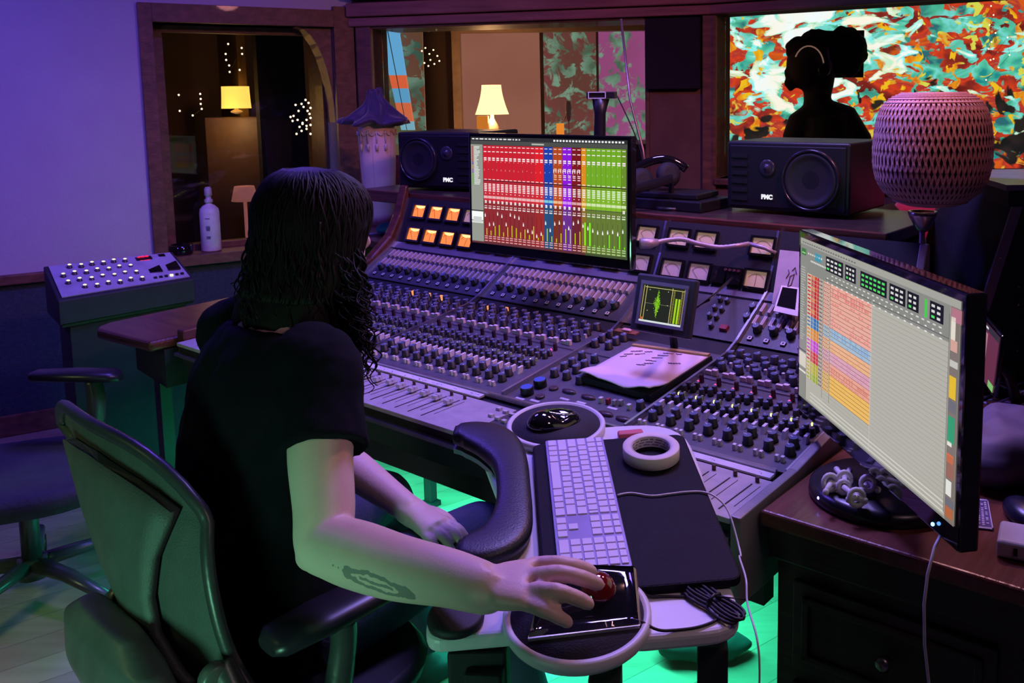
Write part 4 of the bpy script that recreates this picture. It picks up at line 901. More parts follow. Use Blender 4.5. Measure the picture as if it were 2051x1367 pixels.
for u in (.775, .93): mb = MB(); mb.box(bq(u, .47)+Nb*.002, (.048, .07, .004), Rb); mb.build('meter_window', M_gloss, bx)
mb = MB(); mb.box(bq(.91, .90)+Nb*.002, (.025, .02, .004), Rb); mb.build('display_window', M_gloss, bx)
for i in range(6): mb = MB(); mb.box(bq(.73+.045*i, .12)+Nb*.003, (.012, .010, .006), Rb); mb.build('key', M_black if i != 3 else glow('lit_key', hx('f4ecd0'), 1.2), bx)
ce = (BLp+BRp+TRp+TLp)/4
st_ = thing('equipment_stand', 'dark box stand under the small lit mixer by the left wall', 'stand', V((ce.x, ce.y, 0)))
mb = MB(); cc = [V((p_.x, p_.y, 0)) for p_ in (BLp, BRp, TRp, TLp)]; cm = sum(cc, V())/4
cc = [cm+(p_-cm)*.92 for p_ in cc]; mb.prism(cc, UP*(zz-.012)); mb.build('body', mat('stand_green_black', (.018, .028, .026), .8), st_, bevel=.004)
mb = MB(); mb.prism([cm+(p_-cm)*1.12+UP*(zz-.012) for p_ in cc], UP*.010); mb.build('top', M_black, st_)
# ------------------------------------------------------------------ woven lamp
LY = 2.28; lc = at(1866, 300, LY)
lp = thing('woven_floor_lamp', 'bulbous woven rattan lamp shade on a slim metal pole right of the speaker', 'lamp', V((lc.x-.02, LY, 0)))
sc_ = LY/F
prof = [(60, 190), (80, 198), (98, 215), (107, 238), (112, 270), (114, 300), (113, 335), (106, 365), (92, 388), (70, 405), (45, 413)]
prof = [(r*sc_, (303-y)*sc_+0) for r, y in prof]
def pr(f):
    f = max(0, min(1, f))*(len(prof)-1); i = min(int(f), len(prof)-2); t = f-i; return prof[i][0]*(1-t)+prof[i+1][0]*t, prof[i][1]*(1-t)+prof[i+1][1]*t
mb = MB(); NR = 64; NS = 26
for sgn in (-1, 1):
    for k in range(NR):
        rr = []
        for i in range(NS+1):
            f = i/NS; r, z = pr(f); a = 2*pi*k/NR+sgn*(f-.5)*.78
            o_ = .0008*sgn*(1 if (i % 2) else -1); w_ = .0029
            T = V((-sin(a), cos(a), 0)); Nn = V((cos(a), sin(a), 0)); c = lc+Nn*(r+o_)+UP*z
            rr.append([c-T*w_-Nn*.0006, c+T*w_-Nn*.0006, c+T*w_+Nn*.0006, c-T*w_+Nn*.0006])
        mb.rings(rr, 0, False, True)
for f in (0, .02, .05, .085, .12, .16, .90, .93, .96, .985, 1.0):
    r, z = pr(f); mb.tube([lc+V((cos(a)*(r+.001), sin(a)*(r+.001), z)) for a in [2*pi*j/60 for j in range(61)]], .0022, 5)
mb.build('shade', mat('woven_rattan', (.52, .30, .30), .6), lp)
mb = MB(); mb.lathe([(r*.97, z) for r, z in prof], lc, 40, caps=False); mb.build('liner', mat('shade_liner', (.13, .035, .055), .9), lp)
mb = MB(); x0 = lc+V((-.018, 0, 0)); zb = at(1850, 440, LY).z
mb.tube([V((x0.x+.0, LY, .02)), V((x0.x, LY, zb))], .0075, 10); mb.build('pole', mat('satin_pole', (.45, .40, .42), .25, .9), lp)
mb = MB(); mb.lathe([(.008, -.03), (.018, -.02), (.034, .01), (.036, .022), (.030, .022), (.012, -.005)], V((x0.x, LY, zb)), 20); mb.build('shade_holder', MATS['satin_pole'], lp)
mb = MB(); mb.lathe([(.13, 0), (.13, .012), (.02, .03), (.01, .04)], V((x0.x, LY, 0)), 30); mb.build('base', M_black, lp)
# ------------------------------------------------------------------ rack, red chair and clutter on the right
rk = thing('equipment_rack', 'black riveted rack with a sloping aluminium edge at the right border', 'rack', V((1.25, 2.35, 0)))
pt = lambda px, py, y: at(px, py, y)
a0 = pt(2010, 400, 2.25); a1 = pt(1974, 632, 2.15); rp = [a0, a1, V((a1.x, a1.y, .3)), V((a1.x+.7, a1.y, .3)), V((a0.x+.6, a0.y, a0.z))]
rp = [V((p_.x, 2.2, p_.z)) for p_ in rp]
mb = MB(); mb.prism(rp[::-1], V((0, .45, 0))); mb.prism([V((1.10, 2.25, 0)), V((1.6, 2.25, 0)), V((1.6, 2.6, 0)), V((1.10, 2.6, 0))], UP*.3); mb.build('case', mat('rack_black', (.012, .012, .018), .5, bump=.1), rk)
d = (rp[1]-rp[0]); mb = MB(); mb.prism([rp[0]+V((0, -.006, 0)), rp[0]+V((.026, -.006, 0)), rp[1]+V((.028, -.006, 0)), rp[1]+V((0, -.006, 0))][::-1], V((0, .03, 0))); ed = mb.build('edge_strip', mat('rack_alu', (.42, .40, .46), .4, .7), rk, bevel=.001)
RV = mesh_of(lambda mb: mb.lathe([(.0035, 0), (.003, .002), (.001, .0028)], n=10), [M_chrome], 'rivet')
for f in (-.05, .5, .98): inst('rivet', RV[0], rk, rp[0].lerp(rp[1], f)+V((.013, -.0065, 0)), basis(V((1, 0, 0)), UP, V((0, -1, 0))))
for px, py in ((2039, 398), (2041, 574), (2040, 610), (2038, 702)): q = at(px, py, 2.197); inst('rivet', RV[0], rk, q, basis(V((1, 0, 0)), UP, V((0, -1, 0))))
mb = MB(); q = at(2016, 372, 2.17); mb.prism([V((q.x, 2.17, q.z-.012)), V((q.x+.6, 2.17, q.z-.012)), V((q.x+.6, 2.62, q.z-.012)), V((q.x+.05, 2.62, q.z-.012))], UP*.014); mb.build('lid', mat('lid_purple_lit', (.30, .28, .40), .3, .4), rk)  # purple light on the rack top painted into the lid colour
mb = MB(); mb.prism([V((q.x+.015, 2.19, a0.z-.01)), V((q.x+.6, 2.19, a0.z-.01)), V((q.x+.6, 2.6, a0.z-.01)), V((q.x+.05, 2.6, a0.z-.01))], UP*(q.z-.012-a0.z+.01)); mb.build('top_box', MATS['rack_black'], rk)
# red upholstered armchair back
rc = thing('red_armchair', 'dark red upholstered chair behind the right screen, half in shadow', 'armchair', V((1.15, 3.0, 0)))
mb = MB(); c = at(1975, 520, 2.95); mb.ell(V((c.x-.05, 2.98, .83)), (.34, .13, .42), n=28, m=16); mb.ell(V((c.x, 2.85, .38)), (.34, .28, .16), n=24, m=12)
for v in mb.v: v += V((noise.noise(v*5), 0, noise.noise(v*5+V((3, 0, 0)))))*.02
mb.build('upholstery', mat('red_velvet', (.55, .02, .06), .8, sheen=.5), rc)
mb = MB(); mb.box((c.x, 2.88, .11), (.5, .4, .22)); mb.build('plinth', M_black, rc)
# phone style screen on an arm
ph = thing('small_tablet', 'small upright tablet with a pink picture, on a clamp right of the big screen', 'tablet', V((at(1975, 700, 1.95).x, 1.97, DZ+.03)))
p4 = [at(1957, 752, 1.90), at(1966, 770, 1.90), at(1988, 678, 1.97), at(1964, 638, 1.90)]
p4 = [at(1960, 752, 1.92), at(1984, 690, 2.00), at(1966, 644, 1.92)]
Xp = V((.35, .9, 0)).normalized(); c = at(1970, 700, 1.95); Np = V((-Xp.y, Xp.x, 0)); Np = -V((Xp.y, -Xp.x, 0)); Np = V((-.9, .35, 0)); Np = V((-.975, .20, .08)).normalized(); Xp = Np.cross(UP).normalized()*-1; Yp = Np.cross(Xp).normalized()
if Yp.z < 0: Yp = -Yp; 
Xp = Yp.cross(Np).normalized(); Rp = basis(Xp, Yp, Np)
mb = MB(); mb.box(c-Np*.006, (.26, .135, .010), Rp); mb.build('body', M_gloss, ph, bevel=.003)
s_ = Scr(c-Xp*.12-Yp*.06, Xp*.24, Yp*.12, Np); s_.r(0, 0, 1, 1, '6a3048', 0); s_.r(.1, .1, .5, .75, 'b07888', 1); s_.r(.3, .3, .2, .5, 'd0a0b0', 2); s_.r(0, .9, 1, .1, '303038', 2); s_.r(.05, .93, .1, .04, 'e0e0e0', 3); s_.r(.3, .93, .3, .04, 'e0e0e0', 3); s_.r(.8, 0, .2, .12, '80c070', 2)
s_.build('screen', MATS['lcd_soft'], ph)
mb = MB(); mb.tube([c-Np*.012, c-Np*.06-Yp*.05, V((c.x+.10, c.y+.02, DZ+.001))], .012, 8); mb.lathe([(.05, 0), (.05, .01)], V((c.x+.10, c.y+.02, DZ+.001)), 20); mb.build('clamp', M_black, ph)
# purple-lit crumpled bag, cables, card, mouse, charger
c = onz(2000, 905, DZ+.05); crumple('crumpled_bag', 'grey crumpled fabric bag behind the right screen among cables', 'bag', V((c.x+.02, c.y+.05, DZ+.045)), (.13, .12, .07), mat('grey_bag', (.16, .13, .20), .6), 8, n=50, mm=24)
rnd = random.Random(21)
for i in range(7):
    p0 = onz(1955+rnd.uniform(0, 60), 780+i*22, DZ+.008); pts = []
    for k in range(14):
        f = k/13; pts.append(V((p0.x+f*.34+.02*sin(f*9+i), p0.y+.06+.10*sin(f*4+i*1.3)+.02*i, DZ+.010+.10*abs(sin(f*3+i))*(.6 if i % 2 else .2)+.02)))
    mb = MB(); mb.tube(pts, .0045 if i % 3 else .003, 6); tag(mb.build('cable', M_rub if i % 3 else mat('grey_cable', (.3, .28, .34), .4)), 'loose cable in the tangle behind the right screen', 'cable', 'tangled cables behind the right screen')
q = [onz(1944, 1056, DZ+.002), onz(1990, 1061, DZ+.002), onz(1979, 1001, DZ+.002), onz(1947, 999, DZ+.002)]
cd = thing('printed_card', 'small card with rows of white print lying right of the screen', 'card', sum(q, V())/4)
mb = MB(); mb.prism([V((p_.x, p_.y, DZ+.0005)) for p_ in q], UP*.002); mb.build('card', mat('card_violet', (.10, .07, .22), .5), cd)
mb = MB(); c0, c1, c2, c3 = [V((p_.x, p_.y, DZ+.0030)) for p_ in q]
def cq(u, v): return c0.lerp(c1, u).lerp(c3.lerp(c2, u), v)
def qd(u0, u1, v0, v1): mb.hexa([cq(u0, v0), cq(u1, v0), cq(u1, v1), cq(u0, v1)]+[p_+UP*.0004 for p_ in (cq(u0, v0), cq(u1, v0), cq(u1, v1), cq(u0, v1))])
for u in (0, .94): qd(u, u+.06, 0, 1)
for v in (0, .95): qd(0, 1, v, v+.05)
for r_ in range(4):
    v = .1
    while v < .9:
        h_ = rnd.uniform(.02, .06)
        if rnd.random() < .8: qd(.12+r_*.2, .24+r_*.2, v, v+h_)
        v += h_+.02
mb.build('print', mat('card_print', (.62, .60, .70), .5), cd)
c = onz(2042, 1030, DZ+.01); mb = MB(); mb.ell(V((c.x+.01, c.y, DZ+.012)), (.032, .055, .022), n=24, m=12)
for v in mb.v:
    if v.z < DZ+.001: v.z = DZ+.001
tag(mb.build('mouse', mat('blue_black_plastic', (.012, .014, .04), .3)), 'dark computer mouse beside the printed card at the right edge', 'mouse')
q = onz(2012, 1100, DZ+.02); ch = thing('power_adapter', 'white power adapter block cut by the right edge of the desk', 'power adapter', V((q.x+.05, q.y+.02, DZ)))
mb = MB(); Ra = Matrix.Rotation(radians(-28), 3, 'Z'); mb.box(V((q.x+.046, q.y+.028, DZ+.016)), (.080, .080, .030), Ra); mb.build('body', M_white, ch, bevel=.007, seg=4)
for k in range(2):
    mb = MB(); mb.box(V((q.x+.046, q.y+.028, DZ+.016))+Ra @ V((-.012+.026*k, -.0402, 0)), (.006+.010*k, .002, .012-.004*k), Ra); mb.build('socket', M_black_matte, ch)
# jacks toy figure on the screen base
M_jk = mat('cream_plastic', (.95, .88, .78), .45); jc = onz(1705, 985, DZ+.035); jc.z = DZ+.035
jk = thing('toy_figure', 'small cream plastic toy of joined rings and pegs on the right screen base', 'toy', V((jc.x, jc.y, DZ+.031)))
for (px, py, rr_, dz) in ((1664, 966, .013, .014), (1692, 958, .011, .022), (1716, 996, .013, .014), (1738, 968, .012, .020), (1690, 975, .010, .012)):
    q = onz(px, py, DZ+.031+dz); mb = MB(); mb.tube([q+V((cos(a)*rr_, sin(a)*rr_*.3, sin(a)*rr_)) for a in [2*pi*j/16 for j in range(17)]], .0046, 8); mb.build('ring', M_jk, jk)
for (a, b) in (((1664, 966), (1690, 975)), ((1690, 975), (1716, 996)), ((1692, 958), (1676, 940)), ((1692, 958), (1702, 942)), ((1716, 996), (1700, 1000)), ((1716, 996), (1732, 1002)), ((1738, 968), (1758, 980)), ((1738, 968), (1716, 990)), ((1664, 966), (1654, 985)), ((1692, 958), (1690, 975))):
    p0 = onz(*a, DZ+.045); p1 = onz(*b, DZ+.041); mb = MB(); mb.tube([p0, p1], .0050, 8); mb.ell(p1, (.0062, .0062, .0062), n=8, m=6); mb.build('peg', M_jk, jk)
# white usb cable hanging from the right screen
q = [at(1886, 1066, 1.30), at(1872, 1095, 1.27), at(1858, 1150, 1.255), at(1851, 1210, 1.25), at(1852, 1290, 1.25), at(1862, 1380, 1.25), at(1868, 1500, 1.25)]
mb = MB(); mb.tube(q, .0024, 8); tag(mb.build('white_cable', mat('white_cable', (.62, .58, .60), .4)), 'white cable hanging from the right screen down the desk front', 'cable')

lp0 = [onz(x, y, .7635) for x, y in ((470, 618), (452, 619), (436, 624), (427, 632), (432, 639), (446, 638), (456, 630), (448, 622))]
mb = MB(); mb.tube([V(p_) for p_ in cr2([tuple(p_) for p_ in lp0], 5)], .0028, 6); tag(mb.build('white_cable', MATS['white_cable']), 'short white cable loop lying on the wooden side desk beside the seated person', 'cable')

bcab = thing('black_cabinet', 'low black cabinet behind the lamp pole with a grey slanted lid on top', 'cabinet', V((.87, 2.72, 0)))
mb = MB(); mb.box((.87, 2.74, .53), (.17, .34, 1.06)); mb.build('body', M_black_matte, bcab, bevel=.006)
mb = MB(); mb.hexa([V((.79, 2.58, 1.062)), V((.95, 2.58, 1.062)), V((.95, 2.90, 1.062)), V((.79, 2.90, 1.062)), V((.79, 2.585, 1.07)), V((.95, 2.585, 1.08)), V((.95, 2.89, 1.15)), V((.79, 2.89, 1.12))]); mb.build('lid', mat('lid_dark_grey', (.07, .07, .09), .35, .3), bcab, bevel=.003)
# ------------------------------------------------------------------ tilted desk tray with mouse platforms, keyboard
TO = V((-.0343, 1.5208, .8037)); E1 = V((.10430, -.98786, -.11514)); E2 = V((.99454, .10309, .01641)); TN = V((-.00435, -.11622, .99321))
E2 = (E2-E1*E2.dot(E1)).normalized(); TN = E1.cross(E2).normalized(); 
if TN.z < 0: TN = -TN
RT = basis(E2, -E1, TN)                      # local x = away from the user, y = user's left, z up
def T(a, b, h=0.0): return TO+E1*a+E2*b+TN*h
def tprism(mb, poly, h0, h1, mi=0): return mb.prism([T(a, b, h0) for a, b in poly][::-1], TN*(h1-h0), mi)
def rpoly(pts, r, n=6):
    out = []; m = len(pts)
    for i in range(m):
        p0, p1, p2 = V(pts[i-1]), V(pts[i]), V(pts[(i+1) % m]); rr = r[i] if isinstance(r, (list, tuple)) else r
        d0 = (p0-p1).normalized(); d1 = (p2-p1).normalized()
        a = p1+d0*rr; b = p1+d1*rr
        for k in range(n+1):
            t = k/n; out.append(tuple(a*(1-t)**2+p1*2*t*(1-t)+b*t*t))
    return out
def cw(poly): return poly if sum((poly[i][0]*poly[(i+1) % len(poly)][1]-poly[(i+1) % len(poly)][0]*poly[i][1]) for i in range(len(poly))) > 0 else poly[::-1]
# heights: keyboard top = 0, pad top = -.008, board top = -.026, ring tops = -.012
M_tray = mat('tray_white', (.68, .66, .70), .4, var=.04, scale=5)
tray = thing('keyboard_tray', 'white curved tray board with black pad, two round mouse platforms and black palm rest', 'keyboard tray', V((-.05, 1.45, 0)))
mb = MB(); poly = cw(rpoly([(-.300, -.20), (-.300, .10), (-.300, .235), (-.10, .235), (.20, .205), (.340, .205), (.340, .05), (.305, -.10), (.305, -.255), (.23, -.255), (.18, -.15), (-.05, -.15)], [.05, .01, .11, .02, .02, .06, .01, .01, .03, .02, .04, .02]))
tprism(mb, poly, -.052, -.026); mb.build('board', M_tray, tray, bevel=.008, seg=3)
pad_ = cw(rpoly([(-.214, -.083), (-.214, .222), (.252, .222), (.252, -.083)], .022))
mb = MB(); tprism(mb, pad_, -.024, -.009); mb.build('pad', mat('black_pad', (.006, .0055, .010), .6, bump=.2, bscale=300, spec=.12), tray, bevel=.004)
mb = MB(); pass 
def ring(a, b, r, nm):
    mb = MB(); c = T(a, b, 0)
    mb.lathe([(r*.70, -.030), (r*.97, -.030), (r, -.024), (r, -.012), (r*.97, -.009), (r*.91, -.009), (r*.90, -.013), (r*.70, -.0135)], c, 64, RT, caps=False); h = mb.build('platform_ring', M_tray, tray)
    mb = MB(); mb.lathe([(r*.895, -.026), (r*.895, -.0125), (.001, -.0122)], c, 64, RT, caps=False); mb.build('platform_mat', mat('mat_cloth', (.014, .013, .022), .8, bump=.2, bscale=300), h); return c
ring(-.296, -.031, .103, 'far'); ring(.292, -.036, .108, 'near')
# the black palm rest: a thick curved cushion
cen = [(-.262, -.238), (-.256, -.205), (-.232, -.170), (-.190, -.146), (-.13, -.128), (-.05, -.1225), (.03, -.124), (.085, -.134), (.120, -.155), (.135, -.190), (.132, -.215)]
wid = [.022, .040, .047, .043, .034, .0305, .033, .040, .042, .038, .020]
# smooth resample
def cr(P, n):
    out = []
    for i in range(len(P)-1):
        p0 = P[max(i-1, 0)]; p1 = P[i]; p2 = P[i+1]; p3 = P[min(i+2, len(P)-1)]
        for k in range(n):
            t = k/n; out.append(tuple(.5*(2*b+(c-a)*t+(2*a-5*b+4*c-d)*t*t+(3*b-a-3*c+d)*t**3) for a, b, c, d in zip(p0, p1, p2, p3)))
    out.append(tuple(P[-1])); return out
ce3 = cr([(a, b, w_) for (a, b), w_ in zip(cen, wid)], 5)
rr = []
for i, (a, b, w_) in enumerate(ce3):
    a0, b0, _ = ce3[max(i-1, 0)]; a1, b1, _ = ce3[min(i+1, len(ce3)-1)]; d = V((a1-a0, b1-b0)).normalized(); nn = V((-d.y, d.x))
    ring_ = []
    for j in range(20):
        th = 2*pi*j/20; x = cos(th); z = sin(th); k = .62
        x = abs(x)**k*(1 if x > 0 else -1); z = abs(z)**k*(1 if z > 0 else -1)
        ring_.append(T(a+nn.x*x*w_, b+nn.y*x*w_, -.003+z*.017*(.75 if w_ < .026 else 1)))
    rr.append(ring_)
mb = MB(); mb.rings(rr); mb.build('palm_rest', mat('palm_rest_vinyl', (.008, .007, .014), .42, bump=.12, bscale=300), tray)
mb = MB(); rr = []
for i, (a, b, w_) in enumerate(ce3):
    a0, b0, _ = ce3[max(i-1, 0)]; a1, b1, _ = ce3[min(i+1, len(ce3)-1)]; d = V((a1-a0, b1-b0)).normalized(); nn = V((-d.y, d.x))
    rr.append([T(a+nn.x*x*w_*.88, b+nn.y*x*w_*.88, z) for x, z in ((-1, -.024), (1, -.024), (1, -.034), (-1, -.034))])
mb.rings(rr, 0, False); mb.build('rest_base', mat('rest_base_grey', (.16, .17, .24), .4), tray)
mb = MB(); c = T(.270, -.212, -.0255); mb.lathe([(.041, .001), (.042, .007), (.040, .013), (.036, .014), (.001, .014)], c, 32, RT); mb.build('tilt_knob', M_rub, tray)
for (a, b) in ((.30, -.17), (.33, .0), (.29, .165)):
    p_ = T(a, b, -.05); mb = MB(); mb.box(V((p_.x, p_.y, p_.z/2-.012)), (.055 if b < -.1 else .045, .05, p_.z-.03), Matrix.Rotation(radians(-6), 3, 'Z')); mb.build('leg', M_black_matte, tray, bevel=.004)
p_ = T(.27, -.20, -.05); mb = MB(); mb.box(V((p_.x+.02, p_.y, p_.z-.075)), (.085, .06, .13)); mb.build('bracket', M_black_matte, tray, bevel=.005)
p_ = T(.36, 0, 0)
# keyboard
kbd = thing('keyboard', 'white slim full-size keyboard lying lengthwise on the black pad', 'keyboard', T(0, 0, -.008), R=RT)
KL, KW = .4188, .1149
M_kbb = mat('keyboard_base', (.30, .26, .52), .35); M_key = mat('key_white', (.66, .62, .70), .45, var=.03)
mb = MB(); tprism(mb, cw(rpoly([(-KL/2, -KW/2), (-KL/2, KW/2), (KL/2, KW/2), (KL/2, -KW/2)], .006)), -.0085, -.002); mb.build('base', M_kbb, kbd, bevel=.001)
kc = {}
def key(u0, v0, w_, h_):           # u along the keyboard from its left end (far), v from the user's edge
    k = (round(w_, 4), round(h_, 4))
    if k not in kc:
        kc[k] = mesh_of(lambda mb: mb.hexa([V((-h_/2, -w_/2, 0)), V((h_/2, -w_/2, 0)), V((h_/2, w_/2, 0)), V((-h_/2, w_/2, 0)), V((-h_/2+.0007, -w_/2+.0007, .0024)), V((h_/2-.0007, -w_/2+.0007, .0024)), V((h_/2-.0007, w_/2-.0007, .0024)), V((-h_/2+.0007, w_/2-.0007, .0024))]), [M_key], 'key')[0]
    inst('key', kc[k], kbd, T(-KL/2+u0+w_/2, -KW/2+v0+h_/2, -.0022), RT)
g = .019; kz = .0165
def row(v, h_, us, x0=.0045):
    x = x0
    for w_ in us:
        if w_ > 0: key(x, v, w_*g-(g-kz), h_)
        x += abs(w_)*g
row(.0045, .0165, [1.25, 1, 1, 1.25, 5, 1.25, 1, 1, 1.25])
row(.0235, .0165, [2.3]+[1]*10+[1.7]); row(.0425, .0165, [1.75]+[1]*11+[1.25]); row(.0615, .0165, [1.5]+[1]*12+[.5]); row(.0805, .0165, [1]*13+[1]); row(.0990, .0115, [1]*14)
for k in range(3): key(.2755+k*g, .0045, kz, .0165); key(.2755+k*g, .0615, kz, .0165); key(.2755+k*g, .0805, kz, .0165); key(.2755+k*g, .0990, kz, .0115)
key(.2755+g, .0235, kz, .0165)
for k in range(4):
    for v in (.0235, .0425, .0615, .0805):
        if k == 3 and v == .0235: continue
        key(.3385+k*g, v, kz, .0165)
    key(.3385+k*g, .0990, kz, .0115)
key(.3385, .0045, 2*g-.0025, .0165); key(.3385+2*g, .0045, kz, .0165); key(.3385+3*g, .0045, kz, .0165)
# cable of the keyboard
pts = [T(a, b, -.006) for a, b in ((.0, .060), (-.004, .085), (.010, .12), (.008, .155), (.006, .185), (.010, .212), (.030, .232))]+[T(.06, .248, -.02), T(.13, .250, -.05), T(.19, .232, -.016), T(.258, .224, -.006), T(.300, .215, -.016)]+[T(.36, .212, -.024), T(.385, .21, -.06)]
pts += [V((pts[-1].x-.003, pts[-1].y-.005, z)) for z in (.60, .35, .05)]
mb = MB(); mb.tube([V(p_) for p_ in cr([tuple(p_) for p_ in pts], 5)], .0017, 6); tag(mb.build('keyboard_cable', MATS['white_cable']), 'thin white cable running from the keyboard over the black pad edge', 'cable')
# roll of tape
c = T(-.128, .142, -.0075); mb = MB(); tpe = thing('tape_roll', 'roll of white masking tape lying on the black pad', 'tape', c, R=RT)
mb.lathe([(.0385, 0), (.0535, 0), (.0545, .001), (.0545, .0225), (.0535, .0235), (.0395, .0235), (.0385, .0225)], c, 64, RT, caps=False); k = len(mb.v)
mb.lathe([(.0385, .0225), (.0385, 0)], c, 64, RT, caps=False); mb.build('tape', mat('tape_cream', (.66, .58, .56), .6), tpe)
mb = MB(); mb.lathe([(.0368, .001), (.0368, .0228), (.0384, .0230)], c, 64, RT, caps=False); co = mb.build('core', mat('core_paper', (.50, .48, .50), .6), tpe)
mb = MB(); rnd = random.Random(9)
for z0, wd in ((.006, 1), (.0115, 1), (.017, 1)):
    a = 0
    while a < 2*pi:
        for L in range(rnd.randint(3, 7)):
            a0, a1 = a, a+.045; q = [c+RT @ V((.0366*cos(x), .0366*sin(x), z_)) for x, z_ in ((a0, z0-.0012), (a1, z0-.0012), (a1, z0+.0012*(1 if rnd.random() < .7 else .2)), (a0, z0+.0012))]
            mb.add(q, [(0, 1, 2, 3)]); a += .062
        a += .10
mb.build('core_print', mat('core_ink', (.05, .06, .06), .6), co)
# eraser
mb = MB(); mb.box(T(-.242, .118, -.0185), (.052, .020, .014), RT @ Matrix.Rotation(radians(2), 3, 'Z')); tag(mb.build('eraser', mat('pink_eraser', (.55, .10, .13), .6), bevel=.004, seg=3), 'pink eraser on the white tray board behind the tape roll', 'eraser')
# far mouse
fm = thing('curved_mouse', 'glossy black curved mouse on the far round platform', 'mouse', T(-.305, -.03, -.012), R=RT)
mb = MB(); mb.ell(V((0, 0, 0)), (.058, .036, .030), n=36, m=22)
for v in mb.v:
    v.z = max(v.z, -.002); v.z *= (1.0+.35*(-v.x/.058)) ; v.z = max(v.z, 0); v.y += .012*sin(v.x*30)
    d = (V((v.x-.012, v.y+.005, 0))).length
    if v.z > .001: v.z -= .012*math.exp(-(d/.020)**2)
mb.v = [T(-.303, -.035, -.012)+RT @ v for v in mb.v]; mb.build('body', M_gloss, fm)
mb = MB(); rr = []
for i in range(9):
    t = i/8; rr.append(T(-.306+.010*sin(t*pi), -.055+.065*t, .014-.010*t))
mb.tube(rr, .003, 6); mb.build('accent', M_chrome, fm)
# near trackball
tbm = thing('trackball', 'black wedge trackball with dark red ball in a chrome ring under the hand', 'trackball', T(.30, -.02, -.012), R=RT)
f0 = [(.342, -.108), (.335, .048), (.238, .056), (.210, -.075)]
hb = [.006, .008, .030, .028]
lo = [T(a, b, -.0118) for a, b in f0]; hi = [T(a+(.276-a)*.04, b, -.012+h_) for (a, b), h_ in zip(f0, hb)]
mb = MB(); n = 8; g_ = []
for i in range(n+1):
    for j in range(n+1):
        u, v = i/n, j/n
        P = lo[0].lerp(lo[1], u).lerp(lo[3].lerp(lo[2], u), v); hh_ = (hb[0]*(1-u)+hb[1]*u)*(1-v)+(hb[3]*(1-u)+hb[2]*u)*v
        g_.append(P+TN*(hh_+.016*sin(pi*u)*sin(pi*min(1, v*1.1))))
fs = [(i*(n+1)+j, (i+1)*(n+1)+j, (i+1)*(n+1)+j+1, i*(n+1)+j+1) for i in range(n) for j in range(n)]
mb.add(g_, fs, 0, True); k0 = 0
edge = [i*(n+1) for i in range(n+1)]+[n*(n+1)+j for j in range(1, n+1)]+[i*(n+1)+n for i in range(n-1, -1, -1)]+[j for j in range(n-1, 0, -1)]
base_i = len(mb.v); mb.v += [mb.v[e_]-TN*((mb.v[e_]-lo[0]).dot(TN)) for e_ in edge]
for i in range(len(edge)):
    j = (i+1) % len(edge); mb.f.append([edge[i], edge[j], base_i+j, base_i+i]); mb.m.append(0); mb.sm.append(False)
mb.build('body', M_gloss, tbm)
mb = MB(); bc_ = T(.279, -.004, .010); mb.lathe([(.030, -.002), (.033, .001), (.030, .004), (.0285, .003)], bc_-TN*.006, 40, RT, caps=False); mb.build('ball_ring', M_chrome, tbm)
mb = MB(); mb.ell(bc_+TN*.001, (.0275, .0275, .0275), n=36, m=20); mb.build('ball', mat('dark_red_ball', (.16, .008, .010), .06, coat=1), tbm)
mb = MB(); mb.hexa([T(.344, -.109, -.0115), T(.337, .049, -.0115), T(.3375, .049, -.006), T(.3445, -.109, -.006), T(.339, -.108, -.0115), T(.332, .049, -.0115), T(.332, .049, -.0055), T(.339, -.108, -.0055)]); mb.build('front_strip', mat('silver_strip', (.5, .5, .48), .35, .4), tbm)
mb = MB(); mb.hexa([T(.332, .050, -.011), T(.242, .058, -.011), T(.242, .0615, -.011), T(.332, .052, -.011), T(.332, .048, .000), T(.242, .054, .020), T(.242, .058, .016), T(.332, .050, -.002)]); mb.build('side_strip', mat('gold_strip', (.45, .36, .26), .3, .7), tbm)
# black cable and its coiled bundle
pts = [T(a, b, h) for a, b, h in ((.327, .052, -.008), (.335, .075, -.018), (.332, .10, -.0235), (.330, .135, -.0235), (.318, .165, -.0235), (.30, .172, -.0235), (.27, .162, -.018))]
mb = MB(); mb.tube([V(p_) for p_ in cr([tuple(p_) for p_ in pts], 5)], .0022, 7); tag(mb.build('black_cable', M_rub), 'black cable looping from the trackball across the white tray', 'cable')
pts = [T(a, b, h) for a, b, h in ((.238, .058, -.008), (.256, .072, -.020), (.258, .10, -.0235), (.262, .13, -.0235), (.265, .145, -.016))]
mb = MB(); mb.tube([V(p_) for p_ in cr([tuple(p_) for p_ in pts], 5)], .0022, 7); tag(mb.build('black_cable', M_rub), 'black cable running along the near edge of the black pad to the coil', 'cable')
cbn = thing('cable_coil', 'black cable folded and tied into a bundle on the white tray', 'cable', T(.31, .165, -.024), R=RT)
ax0 = V((.238, .136)); ax1 = V((.332, .200)); d = (ax1-ax0).normalized(); nn = V((-d.y, d.x)); L_ = (ax1-ax0).length; c0 = (ax0+ax1)/2
for k in range(5):
    of = (k-2)*.0045; ll = L_/2*(1-.06*abs(k-2)-.04*(k % 2)); pts = []
    for j in range(25):
        a = 2*pi*j/24; x = cos(a)*ll; y = sin(a)*(.007+.010*abs(cos(a)))+of; q = c0+d*x+nn*y; pts.append(T(q.x, q.y, -.021+.003*(k % 3)))
    mb = MB(); mb.tube(pts, .0024, 7); mb.build('loop', M_rub, cbn)
